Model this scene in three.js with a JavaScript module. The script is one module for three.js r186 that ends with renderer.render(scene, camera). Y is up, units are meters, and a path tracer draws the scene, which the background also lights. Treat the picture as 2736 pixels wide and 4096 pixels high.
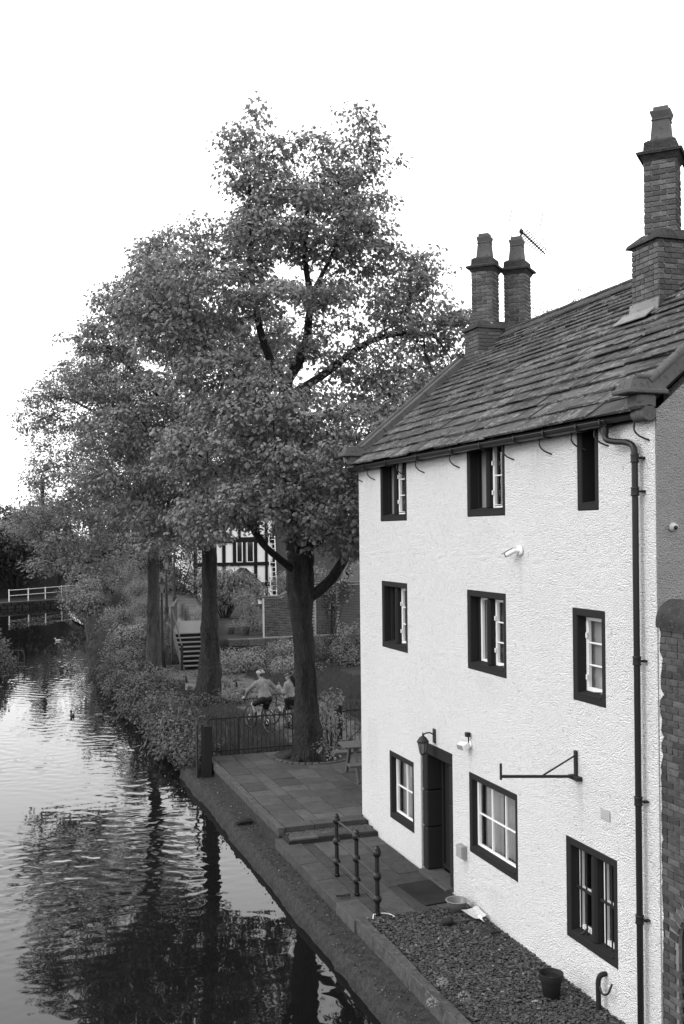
import * as THREE from 'three';
import { mergeGeometries, mergeVertices } from 'three/addons/utils/BufferGeometryUtils.js';
import { MarchingCubes } from 'three/addons/objects/MarchingCubes.js';

// ---------------------------------------------------------------- camera, sky, sun, exposure
const scene = new THREE.Scene();
const camera = new THREE.PerspectiveCamera(52.12, 684 / 1024, 0.1, 3000);
camera.position.set(0, 5.85, 0);
camera.rotation.order = 'YXZ';
camera.rotation.set(0, -0.3278, -0.011);
camera.setViewOffset(2736, 4096, 0, -82, 2736, 4096);      // lens shifted down, verticals stay parallel
camera.updateProjectionMatrix();

const renderer = new THREE.WebGLRenderer({ antialias: true });
renderer.setSize(684, 1024);
renderer.toneMapping = THREE.LinearToneMapping;
renderer.toneMappingExposure = 0.92;
renderer.shadowMap.enabled = true;

{ // bright, evenly clouded evening sky, a little brighter towards the horizon
  const w = 64, h = 32, d = new Float32Array(w * h * 4);
  for (let j = 0; j < h; j++) for (let i = 0; i < w; i++) {
    const el = ((j + 0.5) / h - 0.5) * Math.PI, s = Math.max(0, Math.sin(el));
    const L = 2.75 - 0.95 * Math.pow(s, 0.8);
    d.set([L, L, L, 1], (j * w + i) * 4);
  }
  const t = new THREE.DataTexture(d, w, h, THREE.RGBAFormat, THREE.FloatType);
  t.mapping = THREE.EquirectangularReflectionMapping; t.magFilter = THREE.LinearFilter; t.needsUpdate = true;
  scene.background = t; scene.environment = t;
}
const sun = new THREE.DirectionalLight(0xffffff, 1.5);      // sun glow behind thin cloud, over the canal
sun.position.set(-40, 34, -26); sun.target.position.set(6, 2, -22);
sun.castShadow = true; sun.shadow.radius = 45; sun.shadow.mapSize.set(2048, 2048);
Object.assign(sun.shadow.camera, { left: -45, right: 45, top: 45, bottom: -45, near: 1, far: 160 });
scene.add(sun, sun.target);

// ---------------------------------------------------------------- helpers
const V = (x, y, z) => new THREE.Vector3(x, y, z);
function rng(seed) { let a = seed >>> 0; return () => { a = (a + 0x6D2B79F5) | 0; let t = Math.imul(a ^ (a >>> 15), 1 | a); t = (t + Math.imul(t ^ (t >>> 7), 61 | t)) ^ t; return ((t ^ (t >>> 14)) >>> 0) / 4294967296; }; }
const lerp = (a, b, t) => a + (b - a) * t, clamp = (x, a, b) => Math.min(b, Math.max(a, x));
const smooth = (a, b, x) => { const t = clamp((x - a) / (b - a), 0, 1); return t * t * (3 - 2 * t); };
function hash2(x, y, s) { let h = Math.imul(x, 374761393) ^ Math.imul(y, 668265263) ^ Math.imul(s + 11, 2147483647 - 1e6 | 0); h = Math.imul(h ^ (h >>> 13), 1274126177); h ^= h >>> 16; return (h >>> 0) / 4294967296; }
function vnoise(x, y, s = 0, per = 0) {
  let xi = Math.floor(x), yi = Math.floor(y); const fx = x - xi, fy = y - yi, u = fx * fx * (3 - 2 * fx), v = fy * fy * (3 - 2 * fy);
  const m = (a) => per ? ((a % per) + per) % per : a;
  return lerp(lerp(hash2(m(xi), m(yi), s), hash2(m(xi + 1), m(yi), s), u), lerp(hash2(m(xi), m(yi + 1), s), hash2(m(xi + 1), m(yi + 1), s), u), v);
}
function fbm(x, y, s, per, oct = 4) { let a = 0, w = 0.5, t = 0; for (let o = 0; o < oct; o++) { a += w * vnoise(x, y, s + o, per); t += w; x *= 2; y *= 2; per *= 2; w *= 0.5; } return a / t; }
function worley(x, y, s, per) { let d = 9; const xi = Math.floor(x), yi = Math.floor(y), m = (a) => ((a % per) + per) % per; for (let j = -1; j < 2; j++) for (let i = -1; i < 2; i++) { const cx = xi + i + hash2(m(xi + i), m(yi + j), s), cy = yi + j + hash2(m(xi + i), m(yi + j), s + 7); d = Math.min(d, (cx - x) ** 2 + (cy - y) ** 2); } return Math.sqrt(d); }
const toS = (x) => Math.round(255 * (x <= 0.0031308 ? 12.92 * x : 1.055 * Math.pow(clamp(x, 0, 1), 1 / 2.4) - 0.055));
function tex(n, metres, f, color = true) {                 // f(u, v) in 0..1, tile covers `metres`
  const d = new Uint8Array(n * n * 4);
  for (let j = 0; j < n; j++) for (let i = 0; i < n; i++) { const v = clamp(f(i / n, j / n), 0, 1), b = color ? toS(v) : Math.round(v * 255), o = (j * n + i) * 4; d[o] = d[o + 1] = d[o + 2] = b; d[o + 3] = 255; }
  const t = new THREE.DataTexture(d, n, n); t.wrapS = t.wrapT = THREE.RepeatWrapping; t.magFilter = THREE.LinearFilter; t.minFilter = THREE.LinearMipmapLinearFilter; t.generateMipmaps = true;
  t.repeat.set(1 / metres, 1 / metres); if (color) t.colorSpace = THREE.SRGBColorSpace; t.needsUpdate = true; return t;
}
const grey = (v) => new THREE.Color().setRGB(v, v, v);
const mat = (v, o = {}) => new THREE.MeshPhysicalMaterial({ color: grey(v), roughness: 0.9, specularIntensity: (o.roughness ?? 0.9) >= 0.6 ? 0.25 : 0.6, ...o });
const phys = (v, o = {}) => new THREE.MeshPhysicalMaterial({ color: grey(v), roughness: 0.9, ...o });

function planarUV(g, off = 0) {                              // uv in metres, taken from the axis each face looks along
  g = g.index ? g.toNonIndexed() : g; const p = g.attributes.position, uv = new Float32Array(p.count * 2), a = V(), b = V(), c = V();
  for (let i = 0; i < p.count; i += 3) {
    a.fromBufferAttribute(p, i); b.fromBufferAttribute(p, i + 1); c.fromBufferAttribute(p, i + 2);
    const n = b.clone().sub(a).cross(c.clone().sub(a)), x = Math.abs(n.x), y = Math.abs(n.y), z = Math.abs(n.z);
    [a, b, c].forEach((q, k) => { const [s, t] = x >= y && x >= z ? [q.z, q.y] : y >= z ? [q.x, q.z] : [q.x, q.y]; uv[(i + k) * 2] = s + off; uv[(i + k) * 2 + 1] = t + off * 1.7; });
  }
  g.setAttribute('uv', new THREE.BufferAttribute(uv, 2)); return g;
}
function cbox(w, h, d, c = 0.006, jit = 0, seed = 1) {       // chamfered box, optionally uneven corners, 44 triangles
  const r = rng(seed), P = [], x = w / 2, y = h / 2, z = d / 2; c = Math.min(c, x * 0.6, y * 0.6, z * 0.6);
  const corner = {}; for (const sx of [-1, 1]) for (const sy of [-1, 1]) for (const sz of [-1, 1]) {
    const j = () => (r() - 0.5) * 2 * jit, X = sx * (x + j()), Y = sy * (y + j() * 0.5), Z = sz * (z + j());
    corner[[sx, sy, sz]] = { x: V(X, Y - sy * c, Z - sz * c), y: V(X - sx * c, Y, Z - sz * c), z: V(X - sx * c, Y - sy * c, Z) };
  }
  const C = (a, b, e) => corner[[a, b, e]], out = V();
  const tri = (a, b, e) => { const n = b.clone().sub(a).cross(e.clone().sub(a)); out.copy(a).add(b).add(e); if (n.dot(out) < 0) P.push(a, e, b); else P.push(a, b, e); };
  const quad = (a, b, e, f) => { tri(a, b, e); tri(a, e, f); };
  for (const s of [-1, 1]) {
    quad(C(s, -1, -1).x, C(s, 1, -1).x, C(s, 1, 1).x, C(s, -1, 1).x);
    quad(C(-1, s, -1).y, C(1, s, -1).y, C(1, s, 1).y, C(-1, s, 1).y);
    quad(C(-1, -1, s).z, C(1, -1, s).z, C(1, 1, s).z, C(-1, 1, s).z);
    for (const t of [-1, 1]) {
      quad(C(s, t, -1).x, C(s, t, 1).x, C(s, t, 1).y, C(s, t, -1).y);
      quad(C(s, -1, t).x, C(s, 1, t).x, C(s, 1, t).z, C(s, -1, t).z);
      quad(C(-1, s, t).y, C(1, s, t).y, C(1, s, t).z, C(-1, s, t).z);
      for (const u of [-1, 1]) tri(C(s, t, u).x, C(s, t, u).y, C(s, t, u).z);
    }
  }
  const g = new THREE.BufferGeometry().setFromPoints(P); g.computeVertexNormals(); return planarUV(g, seed * 0.37);
}
const at = (g, x, y, z, ry = 0, rx = 0, rz = 0) => g.applyMatrix4(new THREE.Matrix4().compose(V(x, y, z), new THREE.Quaternion().setFromEuler(new THREE.Euler(rx, ry, rz, 'YXZ')), V(1, 1, 1)));
const bx = (w, h, d, x, y, z, ry = 0, rx = 0, rz = 0, c = 0.005) => at(cbox(w, h, d, c), x, y, z, ry, rx, rz);
const range = (a, b, x) => x, flat = (gs) => { gs = gs.map((g) => { g = g.index ? g.toNonIndexed() : g.clone(); for (const k of Object.keys(g.attributes)) if (!['position', 'normal', 'uv'].includes(k)) g.deleteAttribute(k); if (!g.attributes.uv) g = planarUV(g); return g; }); return mergeGeometries(gs); };
function tube(pts, r, n = 6, seg = 0) {                       // pts: [[x,y,z]..]; r a number or one radius per point
  const P = pts.map((p) => Array.isArray(p) ? V(...p) : p), R = Array.isArray(r) ? r : P.map(() => r), pos = [], nor = [], uv = [], idx = [];
  let up = V(0, 1, 0), len = 0;
  const T = P.map((p, i) => P[Math.min(i + 1, P.length - 1)].clone().sub(P[Math.max(i - 1, 0)]).normalize());
  if (Math.abs(T[0].y) > 0.9) up = V(1, 0, 0);
  let u = up.clone().cross(T[0]).normalize();
  for (let i = 0; i < P.length; i++) {
    u.addScaledVector(T[i], -u.dot(T[i])).normalize(); const v = T[i].clone().cross(u); if (i) len += P[i].distanceTo(P[i - 1]);
    for (let k = 0; k <= n; k++) { const a = (k / n) * Math.PI * 2, rr = R[i] * (n >= 20 ? 1 + 0.22 * (vnoise((k % n) * 0.9, len * 0.9, 7) - 0.5) + 0.12 * (vnoise((k % n) * 0.45 + 40, len * 2.2, 9) - 0.5) : 1), d = u.clone().multiplyScalar(Math.cos(a)).addScaledVector(v, Math.sin(a)); pos.push(P[i].x + d.x * rr, P[i].y + d.y * rr, P[i].z + d.z * rr); nor.push(d.x, d.y, d.z); uv.push((k / n) * Math.max(0.02, Math.round(6.28 * R[0] * 20) / 20), len); }
  }
  for (let i = 0; i < P.length - 1; i++) for (let k = 0; k < n; k++) { const a = i * (n + 1) + k, b = a + n + 1; idx.push(a, a + 1, b, b, a + 1, b + 1); }
  for (const [i, s] of [[0, -1], [P.length - 1, 1]]) { const c = pos.length / 3; pos.push(P[i].x, P[i].y, P[i].z); nor.push(T[i].x * s, T[i].y * s, T[i].z * s); uv.push(0, 0); for (let k = 0; k < n; k++) { const a = i * (n + 1) + k; s < 0 ? idx.push(c, a + 1, a) : idx.push(c, a, a + 1); } }
  const g = new THREE.BufferGeometry(); g.setAttribute('position', new THREE.Float32BufferAttribute(pos, 3)); g.setAttribute('normal', new THREE.Float32BufferAttribute(nor, 3)); g.setAttribute('uv', new THREE.Float32BufferAttribute(uv, 2)); g.setIndex(idx); return g;
}
const curve = (pts, n = 12) => new THREE.CatmullRomCurve3(pts.map((p) => V(...p))).getPoints(n);
const lathe = (pts, n = 12) => new THREE.LatheGeometry(pts.map((p) => new THREE.Vector2(p[0], p[1])), n);
const ball = (r, x, y, z, sx = 1, sy = 1, sz = 1, n = 10) => at(new THREE.SphereGeometry(r, n, Math.ceil(n * 0.7)).scale(sx, sy, sz), x, y, z);

const taken = {};
const numbered = (n) => { const k = (taken[n] = (taken[n] ?? -1) + 1); return k ? n + '_' + String(k).padStart(3, '0') : n; };
const shade = (o) => { o.castShadow = o.receiveShadow = true; return o; };
function thing(name, label, category, pos = [0, 0, 0], turn = 0, group) {
  const o = new THREE.Group(); o.name = numbered(name); o.position.set(...pos); o.rotation.y = turn; o.userData = { label, category }; if (group) o.userData.group = group; scene.add(o); return o;
}
function structure(name, geo, m) { const o = geo ? shade(new THREE.Mesh(geo, m)) : new THREE.Group(); o.name = numbered(name); o.userData = { kind: 'structure' }; scene.add(o); return o; }
function part(parent, name, geo, m, label) { const o = shade(new THREE.Mesh(Array.isArray(geo) ? flat(geo) : geo, m)); o.name = name; if (label) o.userData.label = label; parent.add(o); return o; }
function stuffOf(parent, name, geo, m, mats) { const o = shade(new THREE.InstancedMesh(geo, m, mats.length)); mats.forEach((q, i) => o.setMatrixAt(i, q)); if (name === 'crown' || name === 'foliage') { const r = rng(mats.length + 3), c = new THREE.Color(); mats.forEach((q, i) => { const v = 0.62 + 0.76 * r(); o.setColorAt(i, c.setRGB(v, v, v)); }); } o.name = parent === scene ? numbered(name) : name; o.userData = { kind: 'stuff' }; parent.add(o); return o; }
function copyOf(root, label, pos, turn) { const c = root.clone(); c.name = numbered(root.name.replace(/_\d\d\d$/, '')); c.userData = { ...root.userData, label }; if (pos) c.position.set(...pos); if (turn !== undefined) c.rotation.y = turn; scene.add(c); return c; }

// ---------------------------------------------------------------- materials (black and white: every colour is a neutral grey)
const tRough = tex(1024, 1.6, (u, v) => { const a = 1 - worley(u * 76, v * 76, 3, 76), b = 1 - worley(u * 130, v * 130, 9, 130); return clamp(0.5 * a + 0.3 * b + 0.4 * fbm(u * 30, v * 30, 2, 30, 3) - 0.12, 0, 1); }, false);
const tRoughC = tex(512, 4, (u, v) => 0.93 + 0.07 * smooth(0.3, 0.7, fbm(u * 9, v * 9, 21, 9, 5)) - 0.12 * smooth(0.66, 0.78, vnoise(u * 160, v * 160, 5, 160)) * vnoise(u * 13, v * 13, 8, 13));
const tFacade = (() => { // white render: fine grain, dirt specks, faint darker streaks fading downwards below the fittings
  const w = 2048, h = 1536, L = 10, Hm = 7.5, d = new Uint8Array(w * h * 4), streaks = [[5.5, 13.1, 0.05, 0.9, 0.13], [2.48, 14.8, 0.06, 0.6, 0.14], [0.68, 15.0, 0.09, 0.35, 0.12], [2.68, 11.62, 0.08, 0.7, 0.12], [2.2, 19.15, 0.3, 2.0, 0.05], [6.95, 16.0, 0.5, 0.5, 0.08], [6.95, 12.4, 0.4, 0.6, 0.08], [6.95, 19.2, 0.25, 0.5, 0.1], [0.5, 14.1, 0.4, 0.4, 0.06], [3.65, 14.2, 0.35, 0.5, 0.05], [6.9, 10.2, 0.12, 1.2, 0.1]];
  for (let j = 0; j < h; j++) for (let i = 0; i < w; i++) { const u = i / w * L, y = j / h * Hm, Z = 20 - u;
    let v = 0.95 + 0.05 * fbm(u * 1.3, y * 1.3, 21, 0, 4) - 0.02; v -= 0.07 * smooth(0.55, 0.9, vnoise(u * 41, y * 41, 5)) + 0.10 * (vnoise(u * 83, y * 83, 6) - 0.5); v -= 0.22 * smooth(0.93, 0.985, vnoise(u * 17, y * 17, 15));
    for (const [ty, tz, rw, len, a] of streaks) { const dx = Math.abs(Z - tz) / rw, dy = (ty - y) / len; if (dx < 1.5 && dy > 0 && dy < 1) v -= a * (1 - smooth(0.4, 1.4, dx)) * (1 - dy) * (0.4 + 1.2 * vnoise(u * 18, y * 1.6, 33)); }
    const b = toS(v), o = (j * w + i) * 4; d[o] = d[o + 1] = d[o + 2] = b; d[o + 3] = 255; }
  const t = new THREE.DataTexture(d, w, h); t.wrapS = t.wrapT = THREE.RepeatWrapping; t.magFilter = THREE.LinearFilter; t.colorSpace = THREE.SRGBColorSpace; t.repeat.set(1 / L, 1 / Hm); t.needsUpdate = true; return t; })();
const tStone = tex(512, 1.3, (u, v) => 0.55 + 0.5 * fbm(u * 8, v * 8, 31, 8, 5) - 0.25 * smooth(0.62, 0.8, fbm(u * 30, v * 30, 35, 30, 2)));
const tStoneB = tex(512, 0.9, (u, v) => 0.6 * fbm(u * 10, v * 10, 41, 10, 5) + 0.4 * vnoise(u * 90, v * 90, 4, 90), false);
const tRoof = tex(512, 1.7, (u, v) => { const l = smooth(0.62, 0.78, vnoise(u * 52, v * 52, 51, 52)) * smooth(0.36, 0.6, fbm(u * 7, v * 7, 54, 7, 3)); return 0.17 + 0.2 * smooth(0.25, 0.75, fbm(u * 5, v * 5, 57, 5, 5)) + 0.09 * vnoise(u * 120, v * 120, 3, 120) + 0.62 * l; });
const tMoss = tex(512, 1.1, (u, v) => 0.3 + 0.55 * fbm(u * 14, v * 14, 61, 14, 4) + 0.5 * smooth(0.76, 0.86, vnoise(u * 70, v * 70, 66, 70)));
const tBark = tex(1024, 2.3, (u, v) => { const w = u + 0.025 * fbm(u * 10, v * 10, 71, 10, 3); return clamp(0.1 + 1.5 * Math.abs(fbm(w * 48, v * 13, 73, 48, 4) - 0.5) * 2, 0, 1); }, false);
const tBarkC = tex(1024, 2.6, (u, v) => { const w = u + 0.02 * fbm(u * 9, v * 9, 79, 9, 3); return 0.42 + 0.55 * fbm(w * 70, v * 14, 75, 70, 4) * (0.5 + fbm(u * 14, v * 14, 76, 14, 3)) - 0.3 * smooth(0.45, 0.75, fbm(u * 8, v * 5, 77, 8, 4)) + 0.12; });
const tGrass = tex(512, 2.3, (u, v) => 0.45 + 0.5 * fbm(u * 9, v * 9, 81, 9, 4) + 0.35 * (vnoise(u * 140, v * 60, 84, 140) - 0.5));
const tGrassB = tex(512, 0.7, (u, v) => fbm(u * 40, v * 40, 87, 40, 3), false);
const tDirt = tex(512, 3, (u, v) => 0.5 + 0.6 * fbm(u * 10, v * 10, 91, 10, 5) + 0.3 * smooth(0.8, 0.9, vnoise(u * 110, v * 110, 93, 110)) - 0.15);
const tWood = tex(256, 0.6, (u, v) => 0.6 + 0.4 * fbm(u * 3, v * 40, 95, 3, 3) * 1 + 0.1 * vnoise(u * 40, v * 90, 6, 40));
const tBrickC = tex(256, 0.35, (u, v) => 0.62 + 0.55 * fbm(u * 7, v * 7, 97, 7, 4) - 0.3 * smooth(0.7, 0.85, vnoise(u * 30, v * 30, 99, 30)));

const M = {
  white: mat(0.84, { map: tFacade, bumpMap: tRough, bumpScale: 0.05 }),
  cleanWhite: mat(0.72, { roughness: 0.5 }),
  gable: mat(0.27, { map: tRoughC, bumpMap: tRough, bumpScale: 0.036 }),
  trim: mat(0.019, { roughness: 0.75, bumpMap: tStoneB, bumpScale: 0.004 }),
  coping: mat(0.12, { map: tStone, bumpMap: tStoneB, bumpScale: 0.006 }),
  roof: [0.16, 0.185, 0.21, 0.235, 0.17].map((v) => mat(v, { map: tRoof, bumpMap: tStoneB, bumpScale: 0.006, roughness: 0.75 })),
  ridge: mat(0.11, { map: tMoss, bumpMap: tStoneB, bumpScale: 0.02 }),
  brick: [0.07, 0.085, 0.10, 0.12, 0.145, 0.095].map((v) => mat(v, { map: tBrickC, bumpMap: tStoneB, bumpScale: 0.005 })),
  brickDark: [0.05, 0.07, 0.09, 0.11].map((v) => mat(v, { map: tBrickC, bumpMap: tStoneB, bumpScale: 0.005 })),
  mortar: mat(0.42, { map: tStone }), mortarDark: mat(0.22, { map: tStone }),
  pot: mat(0.11, { map: tStone, roughness: 0.7 }), capstone: mat(0.07, { map: tMoss, bumpMap: tStoneB, bumpScale: 0.01 }), leadFlash: mat(0.26, { map: tStone, roughness: 0.6 }),
  black: mat(0.010, { roughness: 0.35 }), blackMatt: mat(0.018, { roughness: 0.6 }), iron: mat(0.015, { roughness: 0.5 }),
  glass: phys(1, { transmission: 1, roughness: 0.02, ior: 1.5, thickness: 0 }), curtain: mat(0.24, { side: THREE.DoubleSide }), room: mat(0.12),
  flag: [0.058, 0.066, 0.074, 0.083, 0.095].map((v) => mat(v, { map: tStone, bumpMap: tStoneB, bumpScale: 0.004, roughness: 0.8 })),
  joint: mat(0.045, { map: tDirt }), kerb: mat(0.11, { map: tMoss, bumpMap: tStoneB, bumpScale: 0.008 }), ledge: mat(0.062, { map: tMoss, bumpMap: tStoneB, bumpScale: 0.02 }),
  slate: [0.05, 0.065, 0.085, 0.11].map((v) => mat(v, { roughness: 0.7 })), dirt: mat(0.05, { map: tDirt, bumpMap: tStoneB, bumpScale: 0.02 }),
  grass: mat(0.055, { map: tGrass, bumpMap: tGrassB, bumpScale: 0.04 }), path: mat(0.11, { map: tDirt, bumpMap: tStoneB, bumpScale: 0.006 }),
  bark: mat(0.055, { map: tBarkC, bumpMap: tBark, bumpScale: 0.09 }), barkPale: mat(0.07, { map: tBarkC, bumpMap: tBark, bumpScale: 0.03 }), twig: mat(0.035, { map: tBarkC }),
  wood: mat(0.10, { map: tWood }), deck: mat(0.17, { map: tWood }), woodDark: mat(0.03, { map: tWood }),
  plaster: mat(0.75), timber: mat(0.015, { map: tWood }), whitePaint: mat(0.75, { roughness: 0.4 }),
};
const leafMat = (v, t = 0.28) => phys(v, { roughness: 0.75, transmission: t, thickness: 0, side: THREE.DoubleSide });
M.leaf = leafMat(0.19, 0.42); M.leafPale = leafMat(0.16, 0.35); M.leafDark = leafMat(0.055, 0.25); M.leafMid = leafMat(0.06, 0.3); M.leafGloss = phys(0.085, { roughness: 0.35, side: THREE.DoubleSide }); M.blade = mat(0.07, { side: THREE.DoubleSide });
// ---------------------------------------------------------------- the setting: water, ground, patio, path, canal edge
const WATER_Y = -0.45;
function piece(list, z) { for (let i = 0; i < list.length - 1; i++) { const [a, p] = list[i], [b, q] = list[i + 1]; if (z <= a && z >= b) return lerp(p, q, (a - z) / (a - b)); } return z > list[0][0] ? list[0][1] : list[list.length - 1][1]; }
const bankX = (z) => piece([[0, 5.3], [-26.3, 5.25], [-26.6, 4.9], [-28, 4.75], [-31.5, 4.85], [-37, 4.6], [-43, 4.35], [-52.8, 4.6], [-56, 5.1], [-65, 5.5], [-75, 6.4], [-92, 7.0], [-100, 7.2]], z) + (z < -27 ? 0.18 * Math.sin(z * 1.9) + 0.1 * Math.sin(z * 4.3) : 0);
const farBankX = (z) => piece([[0, -18], [-40, -16], [-47, -1.2], [-60, -0.7], [-90, -0.9], [-96, -0.9]], z);
const quayZ = (x) => -94.0 - 0.55 * clamp(x, -30, 8);
function groundY(x, z) {
  const lawn = 0.1 + 0.05 * (fbm(x * 0.5, z * 0.5, 5, 0, 3) - 0.5);
  let y = lawn + 0.35 * smooth(-41.5, -45.8, z) * smooth(8.9, 10, x) + 0.6 * smooth(-46.4, -47.1, z) * smooth(8.9, 9.6, x) + 0.35 * smooth(7.9, 9.4, x) * smooth(-47.2, -55, z) + 1.6 * smooth(-55.5, -74, z) * smooth(8, 10.5, x) * (1 - smooth(12.2, 13.6, x));
  if (z > -26.35 && x > 5) y = -0.35;
  if (z < quayZ(x) - 0.4 || x > 60 || x < -60) return Math.max(y, 0.1);
  const right = smooth(bankX(z) - 0.05, bankX(z) + 0.55, x), left = 1 - smooth(farBankX(z) - 0.6, farBankX(z) + 0.05, x);
  return lerp(-1.6, y, Math.max(right, left));
}
function grid(xs, zs, fy, uvS = 1) {
  const pos = [], uv = [], idx = [], n = xs.length;
  for (const z of zs) for (const x of xs) { pos.push(x, fy(x, z), z); uv.push(x * uvS, z * uvS); }
  for (let j = 0; j < zs.length - 1; j++) for (let i = 0; i < n - 1; i++) { const a = j * n + i; idx.push(a, a + 1, a + n, a + 1, a + n + 1, a + n); }
  const g = new THREE.BufferGeometry(); g.setAttribute('position', new THREE.Float32BufferAttribute(pos, 3)); g.setAttribute('uv', new THREE.Float32BufferAttribute(uv, 2)); g.setIndex(idx); g.computeVertexNormals();
  if (g.attributes.normal.getY(0) < 0) { const ia = g.index.array; for (let i = 0; i < ia.length; i += 3) { const t = ia[i]; ia[i] = ia[i + 1]; ia[i + 1] = t; } g.computeVertexNormals(); }
  return g;
}
const steps = (...seg) => { const o = []; for (let i = 0; i < seg.length - 1; i += 2) { const a = seg[i], n = seg[i + 1], b = seg[i + 2]; for (let k = 0; k < n; k++) o.push(lerp(a, b, k / n)); } o.push(seg[seg.length - 1]); return o; };

structure('ground', grid(steps(-900, 6, -60, 14, -18, 30, 2, 140, 12, 30, 24, 10, 80, 5, 900), steps(500, 4, 0, 24, -24, 180, -60, 120, -105, 20, -160, 5, -900), groundY), M.grass);

{ // canal water: small wavelets as real relief, calmer in patches
  const r = rng(77), waves = [];
  for (let i = 0; i < 24; i++) { const L = 0.15 * Math.pow(1.062, i), a = (r() - 0.5) * 2.4 + Math.PI / 2 + (r() < 0.3 ? 0.8 : 0); waves.push([Math.cos(a) * 6.283 / L, Math.sin(a) * 6.283 / L, 0.0088 * L / 6.283, r() * 6.283]); }
  const xs = steps(-120, 6, -30, 10, -9, 30, -5, 250, 6, 6, 9), zs = []; for (let z = -3.5; z > -101; z *= 1.0032) zs.push(z); zs.unshift(60, 20, 0); zs.push(-101);
  const fy = (x, z) => {
    const wx = x + 0.35 * vnoise(x * 0.8, z * 0.8, 3), wz = z + 0.5 * vnoise(x * 0.7 + 9, z * 0.6, 4);
    const calm = 0.12 + 1.5 * Math.pow(smooth(0.28, 0.78, fbm(x * 0.3 + 3, z * 0.2, 6, 0, 3)), 1.4); let y = 0;
    for (const [kx, kz, a, p] of waves) y += a * Math.sin(kx * wx + kz * wz + p);
    return WATER_Y + y * calm;
  };
  structure('water', grid(xs, zs, fy), phys(0.006, { roughness: 0.02, ior: 1.333 }));
}

{ // rough canal edge below the kerb
  const zs = steps(-27, 170, -2), prof = [[5.32, 0], [5.2, 1], [5.08, 1], [4.96, 1], [4.86, 1], [4.79, 2], [4.745, 3], [4.72, 4], [4.70, 5], [4.68, 6]], ys = [-0.15, -0.165, -0.175, -0.18, -0.185, -0.20, -0.27, -0.36, -0.5, -1.3], pos = [], uv = [], idx = [];
  zs.forEach((z) => { const w = 0.10 * (fbm(z * 0.55, 1.3, 12, 0, 3) - 0.5) + 0.05 * (z > -24.5 && z < -21.4 ? 1 : 0) + 0.04 * (vnoise(z * 3, 4, 3) - 0.5), drop = 0.05 * smooth(-20.8, -21.6, z);
    prof.forEach(([x], k) => { const e = k / 9; pos.push(x + w * smooth(0.15, 0.5, e) + 0.035 * (vnoise(z * 6, k * 0.9, 15) - 0.5) * (k ? 1 : 0), ys[k] + drop + 0.045 * (fbm(z * 2.2, x * 2.5, 17, 0, 3) - 0.5) * (k < 7 ? 1 : 0), z); uv.push(x + ys[k], z); }); });
  for (let j = 0; j < zs.length - 1; j++) for (let k = 0; k < 9; k++) { const a = j * 10 + k; idx.push(a, a + 1, a + 10, a + 1, a + 11, a + 10); }
  const g = new THREE.BufferGeometry(); g.setAttribute('position', new THREE.Float32BufferAttribute(pos, 3)); g.setAttribute('uv', new THREE.Float32BufferAttribute(uv, 2)); g.setIndex(idx); g.computeVertexNormals();
  const lm = M.ledge.clone(); lm.side = THREE.DoubleSide; structure('canal_edge', g, lm);
}

function lay(parent, name, cells, y, thick, seed, mats, jit = 0.006) {       // cells: [x0, x1, z0, z1]
  const r = rng(seed);
  for (const [x0, x1, z0, z1] of cells) {
    const w = Math.abs(x1 - x0) - 0.010, d = Math.abs(z1 - z0) - 0.010, o = part(parent, name, cbox(w, thick, d, 0.006, jit, Math.floor(r() * 1e6)), mats[Math.floor(r() * mats.length)]);
    o.position.set((x0 + x1) / 2, y - thick / 2 + (r() - 0.5) * 0.006, (z0 + z1) / 2); o.rotation.set((r() - 0.5) * 0.006, (r() - 0.5) * 0.006, (r() - 0.5) * 0.006);
  }
}
function columns(x0, widths, z0, z1, lo, hi, seed) { const r = rng(seed), out = []; let x = x0; for (const w of widths) { let z = z0 - (r() * 0.0); while (z > z1 + 0.05) { let n = z - lerp(lo, hi, r()); if (n < z1 + 0.3) n = z1; out.push([x, x + w, z, n]); z = n; } x += w; } return out; }

const patio = structure('patio');                                // upper terrace of stone flags
part(patio, 'bedding', planarUV(at(new THREE.BoxGeometry(4.62, 0.5, 6.9), 7.66, -0.1, -22.9)), M.joint);
lay(patio, 'flagstone', columns(5.38, [0.5, 0.28, 0.56, 0.62, 0.48, 0.6, 0.52, 0.58, 0.46], -19.75, -26.3, 0.4, 1.02, 5), 0.19, 0.06, 15, M.flag);
lay(patio, 'step_stone', [[5.38, 5.98, -19.42, -19.75], [5.98, 6.5, -19.42, -19.75], [6.5, 7.06, -19.42, -19.75]], 0.195, 0.1, 21, M.flag);
const kerb = structure('kerb');
{ const r = rng(31); let z = -19.38; while (z > -26.3) { const n = Math.max(-26.34, z - lerp(0.7, 1.15, r())); lay(kerb, 'kerb_stone', [[5.23, 5.37, z, n]], 0.2, 0.16, Math.floor(r() * 999), [M.kerb]); z = n; }
  z = -8; while (z > -14.8) { const n = Math.max(-14.85, z - lerp(0.8, 1.3, r())); lay(kerb, 'kerb_stone', [[5.2, 5.35, z, n]], 0.065, 0.24, Math.floor(r() * 999), [M.kerb], 0.012); z = n; }
  z = -14.85; while (z > -19.36) { const n = Math.max(-19.38, z - lerp(0.8, 1.2, r())); lay(kerb, 'kerb_stone', [[5.17, 5.56, z, n]], 0.012, 0.2, Math.floor(r() * 999), M.flag.slice(2)); z = n; }
  part(kerb, 'kerb_wall', planarUV(at(new THREE.BoxGeometry(0.14, 0.7, 7.0), 5.325, -0.31, -22.9)), M.ledge); part(kerb, 'kerb_wall', planarUV(at(new THREE.BoxGeometry(0.2, 0.7, 11.3), 5.31, -0.53, -13.7)), M.ledge); }

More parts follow.
